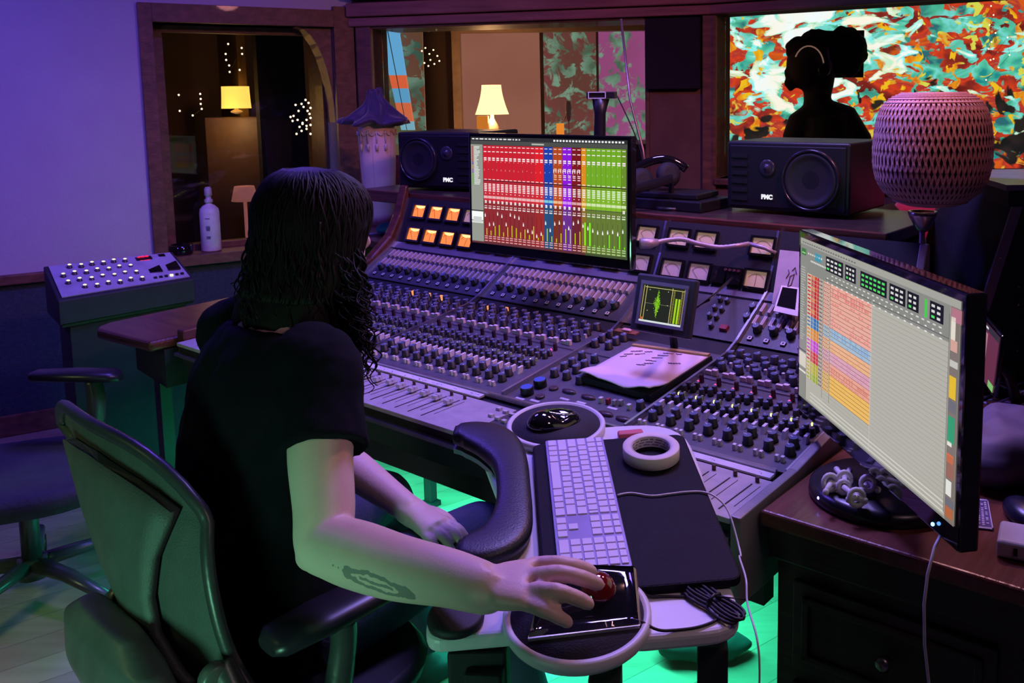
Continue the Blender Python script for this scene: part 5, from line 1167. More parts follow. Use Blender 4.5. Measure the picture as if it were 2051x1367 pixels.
mb = MB(); q = c0; mb.tube([T(q.x+nn.x*x, q.y+nn.y*x, -.017+z) for x, z in ((-.014, -.006), (-.013, .005), (0, .009), (.013, .005), (.014, -.006))], .0024, 6); mb.tube([T(q.x, q.y, -.009), T(q.x+.0, q.y+.03, -.016), T(q.x+.002, q.y+.055, -.020)], .0012, 5); mb.build('tie', M_black, cbn)
# ------------------------------------------------------------------ things on the console
# notepad on a clipboard
NPh = .022
cn = [P1.hit(x, y, NPh) for x, y in ((1160, 752), (1302, 790), (1423, 712), (1270, 692))]
npd = thing('notepad', 'pink-lit paper notepad with handwritten notes lying across the console knobs', 'notepad', sum(cn, V())/4)
mb = MB(); mb.hexa([p_-P1.N*.014+(p_-sum(cn, V())/4)*.03 for p_ in cn]+[p_-P1.N*.001+(p_-sum(cn, V())/4)*.02 for p_ in cn]); mb.build('backing_board', M_black_matte, npd)
mb = MB(); n = 14; gl = []
def nq(u, v): return cn[0].lerp(cn[1], u).lerp(cn[3].lerp(cn[2], u), v)
for i in range(n+1):
    for j in range(n+1):
        u, v = i/n, j/n; cu = .012*max(0, 1-(u*u+v*v)*14)+.010*max(0, 1-((1-u)**2+v*v)*16)+.008*max(0, .15-v)/.15*abs(sin(u*5))
        gl.append(nq(u, v)+P1.N*(.002+cu))
mb.add(gl, [(i*(n+1)+j, (i+1)*(n+1)+j, (i+1)*(n+1)+j+1, i*(n+1)+j+1) for i in range(n) for j in range(n)], 0, True)
o = mb.build('paper', mat('note_paper', (.80, .60, .62), .7, var=.03), npd); md = o.modifiers.new('t', 'SOLIDIFY'); md.thickness = .003; md.offset = -1
mb = MB(); mb.hexa([nq(0, .955)+P1.N*.001, nq(1, .955)+P1.N*.001, nq(1, 1.0)+P1.N*.001, nq(0, 1.0)+P1.N*.001, nq(0, .955)+P1.N*.007, nq(1, .955)+P1.N*.007, nq(1, 1.0)+P1.N*.007, nq(0, 1.0)+P1.N*.007]); mb.build('binding', mat('yellow_binding', (.45, .30, .12), .6), npd)
mb = MB(); rnd = random.Random(4)
def scrib(u0, v0, u1, v1):
    a = nq(u0, v0)+P1.N*.0034; b = nq(u1, v1)+P1.N*.0034; n_ = max(4, int((b-a).length/.0022)); up_ = (nq(0, 1)-nq(0, 0)).normalized(); pts = []
    for i in range(n_+1): pts.append(a.lerp(b, i/n_)+up_*(.0032*math.sin(i*2.1+rnd.uniform(-.6, .6))*rnd.uniform(.4, 1)))
    mb.tube(pts, .0009, 4)
for (a, b, c, d_) in ((.10, .80, .22, .86), (.26, .84, .34, .88), (.08, .70, .17, .74), (.20, .74, .30, .80), (.08, .62, .14, .66), (.48, .88, .60, .90), (.63, .90, .70, .91), (.46, .80, .58, .83), (.44, .72, .56, .76), (.42, .64, .55, .66), (.46, .56, .56, .60), (.40, .50, .50, .53), (.70, .66, .84, .70)):
    scrib(a, b, c, d_)
mb.build('handwriting', mat('dark_ink', (.06, .03, .08), .6), npd)
# little screen with the green meter trace
ga, gb, gc, gd = (1288.5, 566.0), (1373, 580), (1363.5, 656.5), (1281, 641)
Yg = 2.17
XG = V((.80, -.60, 0)).normalized(); cg = at(1326, 611, Yg); NG = V((-.58, -.78, .28)).normalized(); YG = NG.cross(XG).normalized()
if YG.z < 0: YG = -YG
RG = basis(XG, YG, NG)
wG = .122; hG = .092
gm = thing('audio_meter_display', 'small square display with a bright green vectorscope trace, on a black arm', 'display', P1.p(-1.32, 1.95, .02))
mb = MB(); mb.box(cg-NG*.012, (wG+.050, hG+.052, .022), RG); mb.build('housing', mat('display_grey', (.07, .07, .09), .35), gm, bevel=.005)
mb = MB()
for (x, y, a, b) in ((0, hG/2+.005, wG+.016, .009), (0, -hG/2-.004, wG+.016, .007), (-wG/2-.004, 0, .007, hG), (wG/2+.004, 0, .007, hG)): mb.box(cg+RG @ V((x, y, .001)), (a, b, .004), RG)
mb.build('inner_frame', mat('frame_lilac_grey', (.30, .30, .40), .35), gm)
for k in range(8): mb = MB(); mb.box(cg+RG @ V((-.058+.0135*k, -hG/2-.017, 0)), (.010, .008, .004), RG); mb.build('button', M_black, gm)
O = cg-XG*wG/2-YG*hG/2+NG*.0005; s_ = Scr(O, XG*wG, YG*hG, NG)
s_.r(0, 0, 1, 1, '23281c', 0); s_.r(.05, .93, .95, .012, 'e8e090'); s_.r(0, 0, 1, .05, 'e0e8e8')
for x in (.02, .085, .70, .985): s_.r(x, .05, .012, .93, 'e0d080')
s_.r(.10, .50, .58, .008, '8a9070'); 
rnd = random.Random(2)
for k in range(420):
    a = rnd.gauss(0, 1); y_ = .5+a*.14; x_ = .38+rnd.gauss(0, .030)*(1.1-min(1, abs(a)*.35)); 
    if .1 < y_ < .9: s_.r(x_, y_, rnd.uniform(.006, .014), rnd.uniform(.010, .03), rnd.choice(['80c818', '90e818', '60a010', 'b0f040', '588010']), 2)
for k in range(30): s_.r(.38+.01*math.sin(k), .16+k*.025, .004, .02, '78b020', 2)
for x in (.80, .87): s_.r(x, .06, .045, .66, 'a8d818', 2)
for k in range(26): s_.r(.735, .08+k*.033, .04, .010, 'c0c048', 2); s_.r(.925, .08+k*.033, .035, .012, 'd8b858', 2)
for x, y in ((.16, .86), (.60, .86), (.16, .30), (.62, .5)): s_.r(x, y, .02, .02, 'd0d0a0', 2)
s_.r(.02, .06, .06, .06, 'd06030', 2)
s_.build('screen', screen_mat('lcd_soft', .92), gm)
mb = MB(); mb.tube([cg-NG*.022, cg-NG*.05-YG*.03, P1.p(-1.32, 1.985, .03), P1.p(-1.32, 1.985, .004)], .011, 8); mb.tube([cg+XG*.07-NG*.03, cg+XG*.11+YG*.03-NG*.03, P3.p(-1.27, 2.235, .03)], .004, 6); mb.build('arm', M_black, gm)
# copper scrap card beside the display
c = P1.hit(1255, 664, .022); cdd = MB(); cdd.box(c, (.075, .022, .004), P1.R); tag(cdd.build('copper_card', mat('copper_foil', (.40, .16, .10), .35, .5)), 'small copper coloured card lying on the knobs left of the little green display', 'card')
c = P1.hit(1256, 660, .028); cdd = MB(); cdd.box(c, (.030, .014, .003), P1.R); tag(cdd.build('paper_scrap', mat('pink_scrap', (.60, .34, .36), .7)), 'tiny pink paper scrap on top of the copper card', 'paper')
# gooseneck microphone over the meters
pts = [at(x, y, yy) for x, y, yy in ((1284, 487, 2.52), (1306, 487, 2.52), (1330, 482, 2.53), (1365, 479, 2.53), (1400, 488, 2.52), (1440, 495, 2.51), (1475, 492, 2.50), (1500, 488, 2.52))]
gn = thing('gooseneck_microphone', 'grey bendy gooseneck microphone lying in front of the upper meters', 'microphone', P3.p(-1.20, 2.27, .02))
mb = MB(); P_ = [V(p_) for p_ in cr([tuple(p_) for p_ in pts[1:]], 8)]; mb.tube(P_, [.0065+.0007*(i % 2) for i in range(len(P_))], 10); e_ = P3.p(-1.16, 2.27, .012); mb.tube([P_[-1], P_[-1].lerp(e_, .6)+UP*.004, e_], .006, 8); mb.build('neck', mat('gooseneck_grey', (.38, .33, .42), .4, .3), gn)
mb = MB(); mb.tube([pts[0]-(pts[1]-pts[0])*.15, pts[0], pts[0].lerp(pts[1], .8), pts[1].lerp(pts[2], .5)], [.012, .0155, .0155, .009], 16); mb.build('capsule', MATS['gooseneck_grey'], gn)
# papers leaning on the right meter panel
def leaf(name, label, px4, pl, off, m, extra=None):
    q = [pl.hit(x, y, off) for x, y in px4]; t = thing(name, label, 'paper', sum(q, V())/4)
    mb = MB(); mb.hexa([p_-pl.N*.0015 for p_ in q]+q); mb.build('sheet', m, t); return t, q
t, q = leaf('drawing_sheet', 'white paper sheet with a small sketch on the meter panel left of the right screen', [(1546, 607), (1600, 622), (1612, 505), (1562, 500)], P3, .035, mat('white_sheet', (.60, .52, .54), .7))
mb = MB(); nq2 = lambda u, v: q[0].lerp(q[1], u).lerp(q[3].lerp(q[2], u), v)+P3.N*.0008
for pts in (((.5, .35), (.55, .55), (.7, .6), (.62, .4), (.5, .35)), ((.35, .2), (.45, .35), (.5, .15)), ((.6, .65), (.7, .72), (.78, .6)), ((.4, .5), (.5, .6), (.45, .66))): mb.tube([nq2(*p_) for p_ in pts], .0012, 5)
mb.build('sketch', MATS['dark_ink'], t)
t, q = leaf('instant_photo', 'instant photograph with black picture and white border below the sketched sheet', [(1549, 622), (1598, 633), (1601, 576), (1565, 571)], P2, .045, mat('photo_border', (.62, .60, .66), .5))
mb = MB(); i_ = lambda u, v: q[0].lerp(q[1], u).lerp(q[3].lerp(q[2], u), v)+P2.N*.0006; c4 = [i_(.08, .2), i_(.88, .2), i_(.9, .93), i_(.1, .93)]; mb.hexa(c4+[p_+P2.N*.0006 for p_ in c4]); mb.build('picture', M_gloss, t)
# shelf objects: web camera on post, rod, headphones, flat case
Yw = 3.05
cw_ = at(1195, 275, Yw); wc_ = thing('desk_camera', 'black box camera with a pale-rimmed window on a tapering post behind the centre screen', 'camera', V((cw_.x, Yw, SH)))
top_ = at(1203, 197, Yw)
mb = MB(); mb.tube([V((cw_.x+.01, Yw, SH+.001)), V((cw_.x+.008, Yw, SH+.1)), V((cw_.x+.012, Yw, top_.z-.05)), V((cw_.x+.015, Yw, top_.z))], [.030, .020, .020, .030], 16); mb.build('post', M_black, wc_)
a = at(1177, 184, Yw); b = at(1234, 197, Yw); Rw = Matrix.Rotation(radians(-8), 3, 'Z'); mb = MB(); mb.box(V(((a.x+b.x)/2, Yw+.01, (a.z+b.z)/2)), (b.x-a.x, .07, a.z-b.z), Rw); hb_ = mb.build('head', M_black, wc_, bevel=.002)
mb = MB(); c = V((a.x+.031, Yw-.0265, (a.z+b.z)/2)); w2, h2 = .060, a.z-b.z
for (x, z, w_, h_) in ((0, h2/2-.0015, w2, .003), (0, -h2/2+.0015, w2, .003), (-w2/2+.0015, 0, .003, h2), (w2/2-.0015, 0, .003, h2)): mb.box(c+Rw @ V((x, 0, z)), (w_, .003, h_), Rw)
mb.build('window_rim', mat('rim_white', (.6, .6, .66), .3), hb_)
mb = MB(); p0 = at(1244, 38, 3.35); p1 = at(1262, 200, 3.30); p2 = at(1288, 300, 3.20); mb.tube([p0, p1, p2, V((p2.x+.02, p2.y, SH+.01))], .0045, 8)
rod = thing('thin_rod', 'thin upright copper-coloured rod leaning before the middle window', 'rod', V((p2.x+.02, p2.y, SH))); mb.build('rod', mat('copper_rod', (.35, .22, .2), .35, .7), rod); mb = MB(); mb.lathe([(.04, 0), (.04, .010), (.008, .012)], V((p2.x+.02, p2.y, SH+.001)), 20); mb.build('foot', M_black, rod)
mb = MB(); mb.tube([V(p_) for p_ in cr([tuple(at(x, y, 3.12)) for x, y in ((1236, 192), (1252, 225), (1272, 270), (1285, 310), (1290, 350))], 5)], .0025, 6); tag(mb.build('camera_cable', M_rub), 'black cable curving down from the box camera beside the rod', 'cable')
Yh = 2.98
hp = thing('headphones', 'black headphones lying on a flat case right of the centre screen', 'headphones', V((at(1318, 370, Yh).x, Yh, SH+.058)))
cc_ = at(1318, 334, Yh); cc_.z = SH+.058+.062
mb = MB(); mb.tube([cc_+V((-.085+.05*sin(a*.5), -.02, .004+.062*sin(a)*.55-.0)) + V((.13*(a/pi), .03, 0)) for a in [pi*i/12 for i in range(13)]], .009, 8, flat=1.6); mb.build('headband', M_gloss, hp)
for dx, dz, nm in ((.035, -.012, 'ear_cup'), (-.055, -.030, 'ear_cup')):
    mb = MB(); mb.lathe([(.030, -.02), (.040, -.014), (.043, 0), (.038, .014), (.020, .018)], cc_+V((dx, 0, dz)), 24, Matrix.Rotation(radians(75), 3, 'X') @ Matrix.Rotation(radians(20), 3, 'Y')); mb.build(nm, M_black_matte, hp)
mb = MB(); mb.box(V((cc_.x+.05, Yh+.0, SH+.018)), (.34, .20, .034), Matrix.Rotation(PSI, 3, 'Z')); mb.box(V((cc_.x+.04, Yh, SH+.046)), (.28, .16, .018), Matrix.Rotation(PSI+.1, 3, 'Z'))
fc_ = mb.build('flat_case', M_black, bevel=.004); tag(fc_, 'flat black case lying on the shelf under the headphones', 'case')
q4_ = [at(1885, 470, 2.5), at(1950, 425, 2.7)]
# ------------------------------------------------------------------ objects beyond the glass
def table_lamp(name, label, px, ptop, pbot, pbase, y, rtop, rbot, power, col, group=None, stand=1.0):
    c = at(px, ptop, y); b = at(px, pbot, y); z0 = at(px, pbase, y).z
    t = thing(name, label, 'lamp', V((c.x, y, z0)), group=group)
    mb = MB(); n = 32; rr = []
    for i in range(9):
        f = i/8; r = (rtop+(rbot-rtop)*(f**1.6))/F*y; ring_ = [V((c.x+r*cos(a)*(1+.02*cos(12*a)), y+r*sin(a)*(1+.02*cos(12*a)), c.z+(b.z-c.z)*f)) for a in [2*pi*j/n for j in range(n)]]; rr.append(ring_)
    mb.rings(rr, caps=False)
    m = mat('shade_'+name+str(px), col, .8, emit=col, es=power); sh_ = mb.build('shade', m, t)
    mb = MB(); r = rbot/F*y; mb.lathe([(r*.12, z0-b.z), (r*.42, z0-b.z+.01), (r*.40, (z0-b.z)*.5), (r*.12, (z0-b.z)*.15), (r*.10, .06)], V((c.x, y, b.z)), 20); mb.build('base', mat('lamp_base_white', (.5, .4, .3), .3), t)
    return c, b
tb_y = 6.45; ztb = at(990, 280, tb_y).z
mb = MB(); a = at(900, 300, tb_y); b = at(1300, 300, tb_y); mb.box(((a.x+b.x)/2, tb_y+.05, ztb/2-.02), (b.x-a.x, .6, ztb-.02)); tag(mb.build('sideboard', mat('sideboard_brown', (.14, .085, .06), .5), bevel=.01), 'low dark sideboard beyond the middle window carrying the cream lamp', 'sideboard')
c, b = table_lamp('cream_table_lamp', 'glowing cream table lamp with a flared shade, beyond the middle window', 984, 170, 229, 279, tb_y, 19, 33, 2.6, (1.0, .62, .26)); point('lamp_bulb', (c.x, tb_y-.05, b.z-.02), 6, (1.0, .55, .22), .04); point('lamp_bulb', (c.x, tb_y, c.z+.08), 7, (1.0, .55, .22), .04)
a = at(967, 247, 5.6); mb = MB(); mb.box(V((a.x, 5.6, a.z-.10)), (.075, .06, .30)); 
def candle(px, pt_, pb, w_, y, label, e):
    a = at(px, pt_, y); b = at(px, pb, y); b.z = ztb-.009; t = thing('candle_holder', label, 'candle holder', V((a.x, y, b.z)))
    mb = MB(); mb.box(V((a.x, y, (a.z+b.z)/2)), (w_/F*y, w_/F*y, a.z-b.z)); mb.build('holder', glow('candle_glow%d' % px, (1.0, .30, .03), e), t, bevel=.003)
candle(967, 232, 262, 22, 6.25, 'orange lit box-shaped candle holder in front of the cream lamp', .7); candle(1122, 247, 290, 15, 6.25, 'narrow orange lit candle holder right of the cream lamp', 1.0)
g_ = thing('wine_glass', 'small glass with a stirrer above the narrow candle holder', 'glass', at(1134, 245, 6.22))
mb = MB(); a = at(1139, 247, 6.22); b = at(1139, 202, 6.22); a.z = ztb-.008; mb.lathe([(.012, 0), (.002, .004), (.002, (b.z-a.z)*.45), (.018, (b.z-a.z)*.6), (.024, (b.z-a.z)*.85), (.018, b.z-a.z)], a, 18, caps=False); mb.build('bowl', mat('glass_rose', (.42, .25, .2), .1, alpha=.6), g_); mb = MB(); mb.cyl(at(1130, 240, 6.22), at(1140, 216, 6.22), .004, n=6); mb.build('stirrer', mat('stirrer', (.6, .45, .3), .4), g_)
# booth behind the left window
yb = 5.6
c, b = table_lamp('yellow_table_lamp', 'square yellow lit lamp shade seen deep inside the left window', 471, 173, 217, 228, yb, 26, 28, 1.4, (1.0, .62, .10)); point('booth_bulb', (c.x, yb-.25, b.z-.1), 2.4, (1.0, .55, .2), .05)
mb = MB(); a = at(471, 228, yb); mb.box(V((a.x, yb+.1, a.z/2-.01)), (.34, .3, a.z-.02)); tag(mb.build('lamp_cabinet', mat('cabinet_tan', (.12, .07, .035), .5), bevel=.005), 'brown cabinet under the yellow lamp inside the left window', 'cabinet')
mb = MB(); 
for yy in (54, 65): a = at(437, yy, 4.85); b = at(490, yy, 4.85); mb.cyl(V((a.x, 4.85, a.z)), V((b.x, 4.85, b.z)), .004, n=8)
o = mb
for i_, yy in enumerate((54, 65)):
    mb = MB(); a = at(437, yy, 4.72); b = at(490, yy, 4.72); mb.cyl(V((a.x, 4.72, a.z)), V((b.x, 4.72, b.z)), .0045, n=8); tag(mb.build('warm_reflection', glow('reflection_glow', (1.0, .55, .2), 1.2)), ('upper' if i_ == 0 else 'lower')+' of two short warm light strips at the top of the left window', 'strip light')  # reflections at the window top, built as glowing rods
mb = MB(); a = at(490, 388, 5.2); mb.lathe([(.075, 0), (.055, .085)], V((a.x, 5.2, a.z-.04)), 24); mb.cyl(V((a.x, 5.2, .05)), V((a.x, 5.2, a.z-.03)), .01); tag(mb.build('pink_shade_lamp', mat('pink_shade', (.4, .16, .14), .8, emit=(.6, .2, .16), es=.35)), 'small dim pink shade low in the left window', 'lamp')
FLb = mesh_of(lambda mb: mb.ell((0, 0, 0), (.006, .006, .006), n=8, m=5), [glow('fairy_light', (1.0, .72, .42), 3)], 'bulb')
def fairy(label, pts, y, seed):
    t = thing('fairy_lights', label, 'string lights', at(pts[0][0], pts[0][1], y)); mb = MB(); mb.tube([at(px, py, y) for px, py in pts], .0012, 4); mb.build('wire', M_rub, t)
    for px, py in pts: inst('bulb', FLb[0], t, at(px, py, y-.004))
fairy('chain of tiny lights hanging right of centre in the left window', [(592, 210), (604, 208), (612, 200), (618, 206), (622, 216), (616, 222), (608, 214), (598, 222), (588, 232), (582, 234), (586, 242), (596, 240), (606, 246), (614, 240), (622, 236), (622, 250), (614, 252), (606, 248), (600, 254), (594, 268), (604, 262), (614, 258), (622, 268), (620, 228)], 4.9, 1)
fairy('faint row of tiny lights left of the yellow lamp in the left window', [(401, 188), (402, 198), (402, 208), (404, 218), (386, 231), (360, 222), (358, 190)], 5.3, 2)
fairy('faint chain of tiny lights above the yellow lamp', [(457, 88), (452, 108), (453, 120), (459, 131), (460, 144), (484, 96), (485, 108), (480, 140)], 5.35, 3)
fairy('chain of tiny lights beside the slanting lit door', [(845, 102), (852, 96), (860, 108), (868, 100), (876, 112), (862, 120), (850, 126), (858, 132), (870, 128), (880, 122)], 6.1, 4)
fairy('chain of tiny lights across the top right of the projected picture', [(1985, 12), (1990, 30), (1982, 50), (1994, 66), (1986, 84), (1980, 98), (1990, 118), (1984, 120), (2018, 75), (2022, 110), (2000, 135), (1975, 160)], 6.9, 5)
# person in the live room, seen dark against the projection
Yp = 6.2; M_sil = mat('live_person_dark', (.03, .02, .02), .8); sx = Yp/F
hc = at(1622, 128, Yp)
pl_ = MB()
def lp_(px, py, dy=0.0): return at(px, py, Yp+dy)
pl_.ell(lp_(1616, 128), (40*sx, 44*sx, 52*sx), n=28, m=18)
pl_.tube([lp_(1640, 120), lp_(1640, 165), lp_(1636, 205), lp_(1645, 250)], [36*sx, 30*sx, 26*sx, 34*sx], 20)
pl_.tube([lp_(1584, 140), lp_(1572, 146), lp_(1574, 152)], [8*sx, 6*sx, 3*sx], 10)
pl_.tube([lp_(1592, 150), lp_(1580, 168), lp_(1590, 178)], [12*sx, 12*sx, 10*sx], 12)
pl_.tube([lp_(1590, 285), lp_(1604, 250), lp_(1640, 225), lp_(1690, 240), lp_(1725, 290)], [26*sx, 30*sx, 34*sx, 32*sx, 26*sx], 18)
pl_.tube([lp_(1650, 230), lp_(1655, 330), lp_(1655, 500)], [50*sx, 60*sx, 50*sx], 20)
lper = thing('person', 'person in headphones standing dark before the bright projection beyond the right window', 'person', V((hc.x, Yp, 0)))
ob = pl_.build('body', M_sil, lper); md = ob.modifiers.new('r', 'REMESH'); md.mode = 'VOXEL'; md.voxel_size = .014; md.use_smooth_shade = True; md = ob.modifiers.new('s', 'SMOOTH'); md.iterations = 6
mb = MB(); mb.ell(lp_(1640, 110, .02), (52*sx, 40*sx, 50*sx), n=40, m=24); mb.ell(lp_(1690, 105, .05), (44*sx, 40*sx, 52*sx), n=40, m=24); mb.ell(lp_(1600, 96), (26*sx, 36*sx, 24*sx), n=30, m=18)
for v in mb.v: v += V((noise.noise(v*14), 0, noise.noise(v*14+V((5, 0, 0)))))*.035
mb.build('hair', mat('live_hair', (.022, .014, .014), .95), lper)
mb = MB(); mb.tube([lp_(1620+30*cos(a), 132-40*sin(a), -.16) for a in [pi*(.05+.8*i/10) for i in range(11)]], .005, 6); mb.build('headband', mat('headphone_rim_lit', (.6, .45, .38), .2, .6, emit=(.9, .5, .35), es=.25), lper)  # lit edge of the headband painted in as faint emission
mb = MB(); mb.lathe([(.035, -.02), (.045, 0), (.035, .02)], lp_(1650, 140, -.17), 20, Matrix.Rotation(pi/2, 3, 'X')); mb.build('ear_cup', M_black, lper)
a = at(1655, 62, 6.7); b = at(1727, 155, 6.7); mb = MB(); mb.box(V(((a.x+b.x)/2, 6.7, (a.z+b.z)/2)), (b.x-a.x, .06, a.z-b.z)); mb.cyl(V((a.x+.03, 6.72, 0.01)), V((a.x+.03, 6.72, b.z)), .015)
mb.lathe([(.2, 0), (.2, .02)], V((a.x+.03, 6.72, .001)), 24)
tag(mb.build('display_stand', mat('black_panel', (.02, .014, .016), .7)), 'dark square panel on a stand behind the person in headphones', 'panel')
# ------------------------------------------------------------------ seated engineer
Fd = V((.66, .75, 0)).normalized(); Rd = V((Fd.y, -Fd.x, 0))
def mass(name, mb, m, parent, vox, sm=4, extra=None):
    o = mb.build(name, m, parent); md = o.modifiers.new('remesh', 'REMESH'); md.mode = 'VOXEL'; md.voxel_size = vox; md.use_smooth_shade = True
    md = o.modifiers.new('smooth', 'SMOOTH'); md.iterations = sm; md.factor = .5; return o
def loft(mb, secs, n=28, p=2.3, X=None, Y=None):
    rr = []
    for c, hw, hd in secs:
        r_ = []
        for j in range(n):
            a = 2*pi*j/n; x = cos(a); y = sin(a); x = abs(x)**(2/p)*(1 if x > 0 else -1); y = abs(y)**(2/p)*(1 if y > 0 else -1)
            r_.append(V(c)+(X or Rd)*(x*hw)+(Y or Fd)*(y*hd))
        rr.append(r_)
    return mb.rings(rr)
per = thing('person', 'seated person with long dark curly hair and dark T-shirt, right hand on the trackball', 'person', V((-.62, 1.62, 0)))
sp = [((-.64, 1.60, .50), .175, .135), ((-.645, 1.60, .60), .165, .125), ((-.645, 1.605, .70), .160, .118), ((-.635, 1.62, .80), .172, .122), ((-.62, 1.64, .90), .185, .125), ((-.612, 1.655, .98), .192, .118), ((-.608, 1.662, 1.04), .170, .098), ((-.605, 1.668, 1.085), .115, .075), ((-.60, 1.675, 1.11), .075, .065)]
shR = V((-.492, 1.545, 1.025)); shL = V((-.748, 1.785, 1.03)); elR = at(650, 1087, 1.375); wrR = onz(968, 1176, .826)
elL = V((-.60, 1.93, .72)); wrL = V((-.395, 1.775, .655))
# head frame
HF = V((.74, .67, -.06)).normalized(); HR = HF.cross(UP).normalized(); HU = HR.cross(HF).normalized(); hc = V((-.557, 1.765, 1.232)); RH = basis(HR, HF, HU)
def hp_(x, y, z): return hc+RH @ V((x, y, z))
body = MB()
loft(body, [(V(c), w_*.86, d*.86) for c, w_, d in sp])
body.tube([V((-.60, 1.675, 1.06)), V((-.585, 1.70, 1.12)), V((-.570, 1.735, 1.17))], [.062, .055, .052], 18)
# skull, jaw, nose, lips, ears, eyes sockets
body.ell(hp_(0, -.005, .022), (.074, .094, .092), RH, n=28, m=18)
loft(body, [(hp_(0, .030, .02), .066, .060), (hp_(0, .034, -.03), .060, .058), (hp_(0, .042, -.07), .045, .050), (hp_(0, .050, -.098), .026, .030)], X=HR, Y=HF)
body.tube([hp_(0, .088, .030), hp_(0, .098, .005), hp_(0, .106, -.016), hp_(0, .096, -.026)], [.007, .008, .010, .008], 10)
body.tube([hp_(-.022, .088, -.052), hp_(0, .098, -.050), hp_(.022, .088, -.052)], [.005, .008, .005], 8); body.tube([hp_(-.018, .086, -.062), hp_(0, .095, -.062), hp_(.018, .086, -.062)], [.005, .008, .005], 8)
for s in (-1, 1):
    body.ell(hp_(s*.074, -.005, .0), (.008, .018, .030), RH, n=12, m=8)
    body.ell(hp_(s*.030, .082, .045), (.022, .012, .007), RH, n=12, m=8)
def limb(mb, pts, rad, n=20, flat=None, k=5):
    P = cr([tuple(p_)+(r,) for p_, r in zip(pts, rad)], k); mb.tube([V(p_[:3]) for p_ in P], [p_[3] for p_ in P], n, flat=flat)
upR = shR.lerp(elR, .5)+V((-.004, -.004, 0))
limb(body, [shR+UP*.01, shR.lerp(elR, .25), upR, shR.lerp(elR, .8), elR, elR.lerp(wrR, .10)], [.056, .057, .054, .050, .047, .047])
limb(body, [elR+V((-.002, .002, -.002)), elR.lerp(wrR, .22)-UP*.004, elR.lerp(wrR, .5)-UP*.006, elR.lerp(wrR, .8), wrR, wrR.lerp(onz(1062, 1166, .835), .15)], [.047, .051, .047, .040, .035, .033])
body.ell(elR+V((-.020, -.006, -.016)), (.026, .026, .026), n=14, m=10)
def hand(mb, w_, kn, fingers, thumb, rt=.030):
    # w_ wrist centre, kn four knuckle points index..pinky
    kc_ = sum(kn, V())/4; ax = (kc_-w_).normalized(); lat = (kn[0]-kn[3]).normalized(); nn = ax.cross(lat).normalized(); lat = nn.cross(ax).normalized() if nn.length else lat
    if lat.dot(kn[0]-kn[3]) < 0: lat = -lat
    W2_ = (kn[0]-kn[3]).length/2
    secs = [(w_-ax*.015, .031, .024), (w_+ax*.012, .032, .023), (w_.lerp(kc_, .4), W2_*1.02, .020), (w_.lerp(kc_, .75), W2_*1.14, .018), (kc_, W2_*1.20, .015)]
    loft(mb, secs, n=24, p=2.6, X=lat, Y=nn)
    for f_, r_ in fingers:
        P = cr([tuple(p_) for p_ in f_], 4); m_ = len(P)
        rad = [r_*(1.06-.22*(i/(m_-1)))*(1+.07*math.exp(-((i-4)/1.2)**2)+.05*math.exp(-((i-8)/1.2)**2)) for i in range(m_)]; rad[-1] = r_*.62
        mb.tube([V(p_) for p_ in P], rad, 14); mb.ell(V(P[-1])-(V(P[-1])-V(P[-2])).normalized()*.002, (r_*.72,)*3, n=12, m=8)
    f_, r_ = thumb; P = cr([tuple(p_) for p_ in f_], 4); m_ = len(P); mb.tube([V(p_) for p_ in P], [r_*(1.35-.55*(i/(m_-1))) for i in range(m_)], 14); mb.ell(V(P[-1]), (r_*.8,)*3, n=12, m=8)
o_ = lambda x, y, z: onz(x, y, z)
knR = [o_(1063, 1131, .836), o_(1070, 1153, .842), o_(1066, 1181, .838), o_(1052, 1207, .828)]
hand(body, wrR, knR, [([knR[0], o_(1112, 1128, .846), o_(1158, 1134, .842), o_(1190, 1146, .829)], .0114), ([knR[1], o_(1122, 1148, .853), o_(1168, 1158, .847), o_(1203, 1171, .831)], .0120), ([knR[2], o_(1115, 1184, .846), o_(1155, 1197, .838), o_(1184, 1211, .825)], .0114), ([knR[3], o_(1090, 1221, .828), o_(1120, 1236, .818), o_(1142, 1248, .804)], .0104)],
     ([wrR+V((.01, .012, -.004)), o_(1030, 1142, .812), o_(1075, 1140, .800), o_(1120, 1150, .798)], .0105))
# left hand resting on the lap
limb(body, [shL+UP*.005, shL.lerp(elL, .5), elL, elL.lerp(wrL, .3), elL.lerp(wrL, .7), wrL], [.050, .046, .040, .041, .033, .028])
axL = (wrL-elL).normalized(); laL = axL.cross(UP).normalized(); 
knL = [wrL+axL*.075-laL*.030+UP*.004, wrL+axL*.082-laL*.010+UP*.006, wrL+axL*.078+laL*.011+UP*.004, wrL+axL*.070+laL*.030]
def fl(k, L_, sp_): return [k, k+axL*L_*.4+laL*sp_+UP*.002, k+axL*L_*.72+laL*sp_*1.6-UP*.010, k+axL*L_*.92+laL*sp_*1.8-UP*.024]
hand(body, wrL, knL, [(fl(knL[0], .075, -.003), .0092), (fl(knL[1], .082, -.001), .0095), (fl(knL[2], .076, .001), .0092), (fl(knL[3], .060, .004), .0082)], ([wrL-laL*.01, wrL+axL*.03-laL*.038, wrL+axL*.06-laL*.050-UP*.006, wrL+axL*.085-laL*.048-UP*.014], .0100))
M_skin = mat('skin', (.70, .49, .42), .48, var=.05, scale=14, bump=.06, bscale=220, sss=.12)
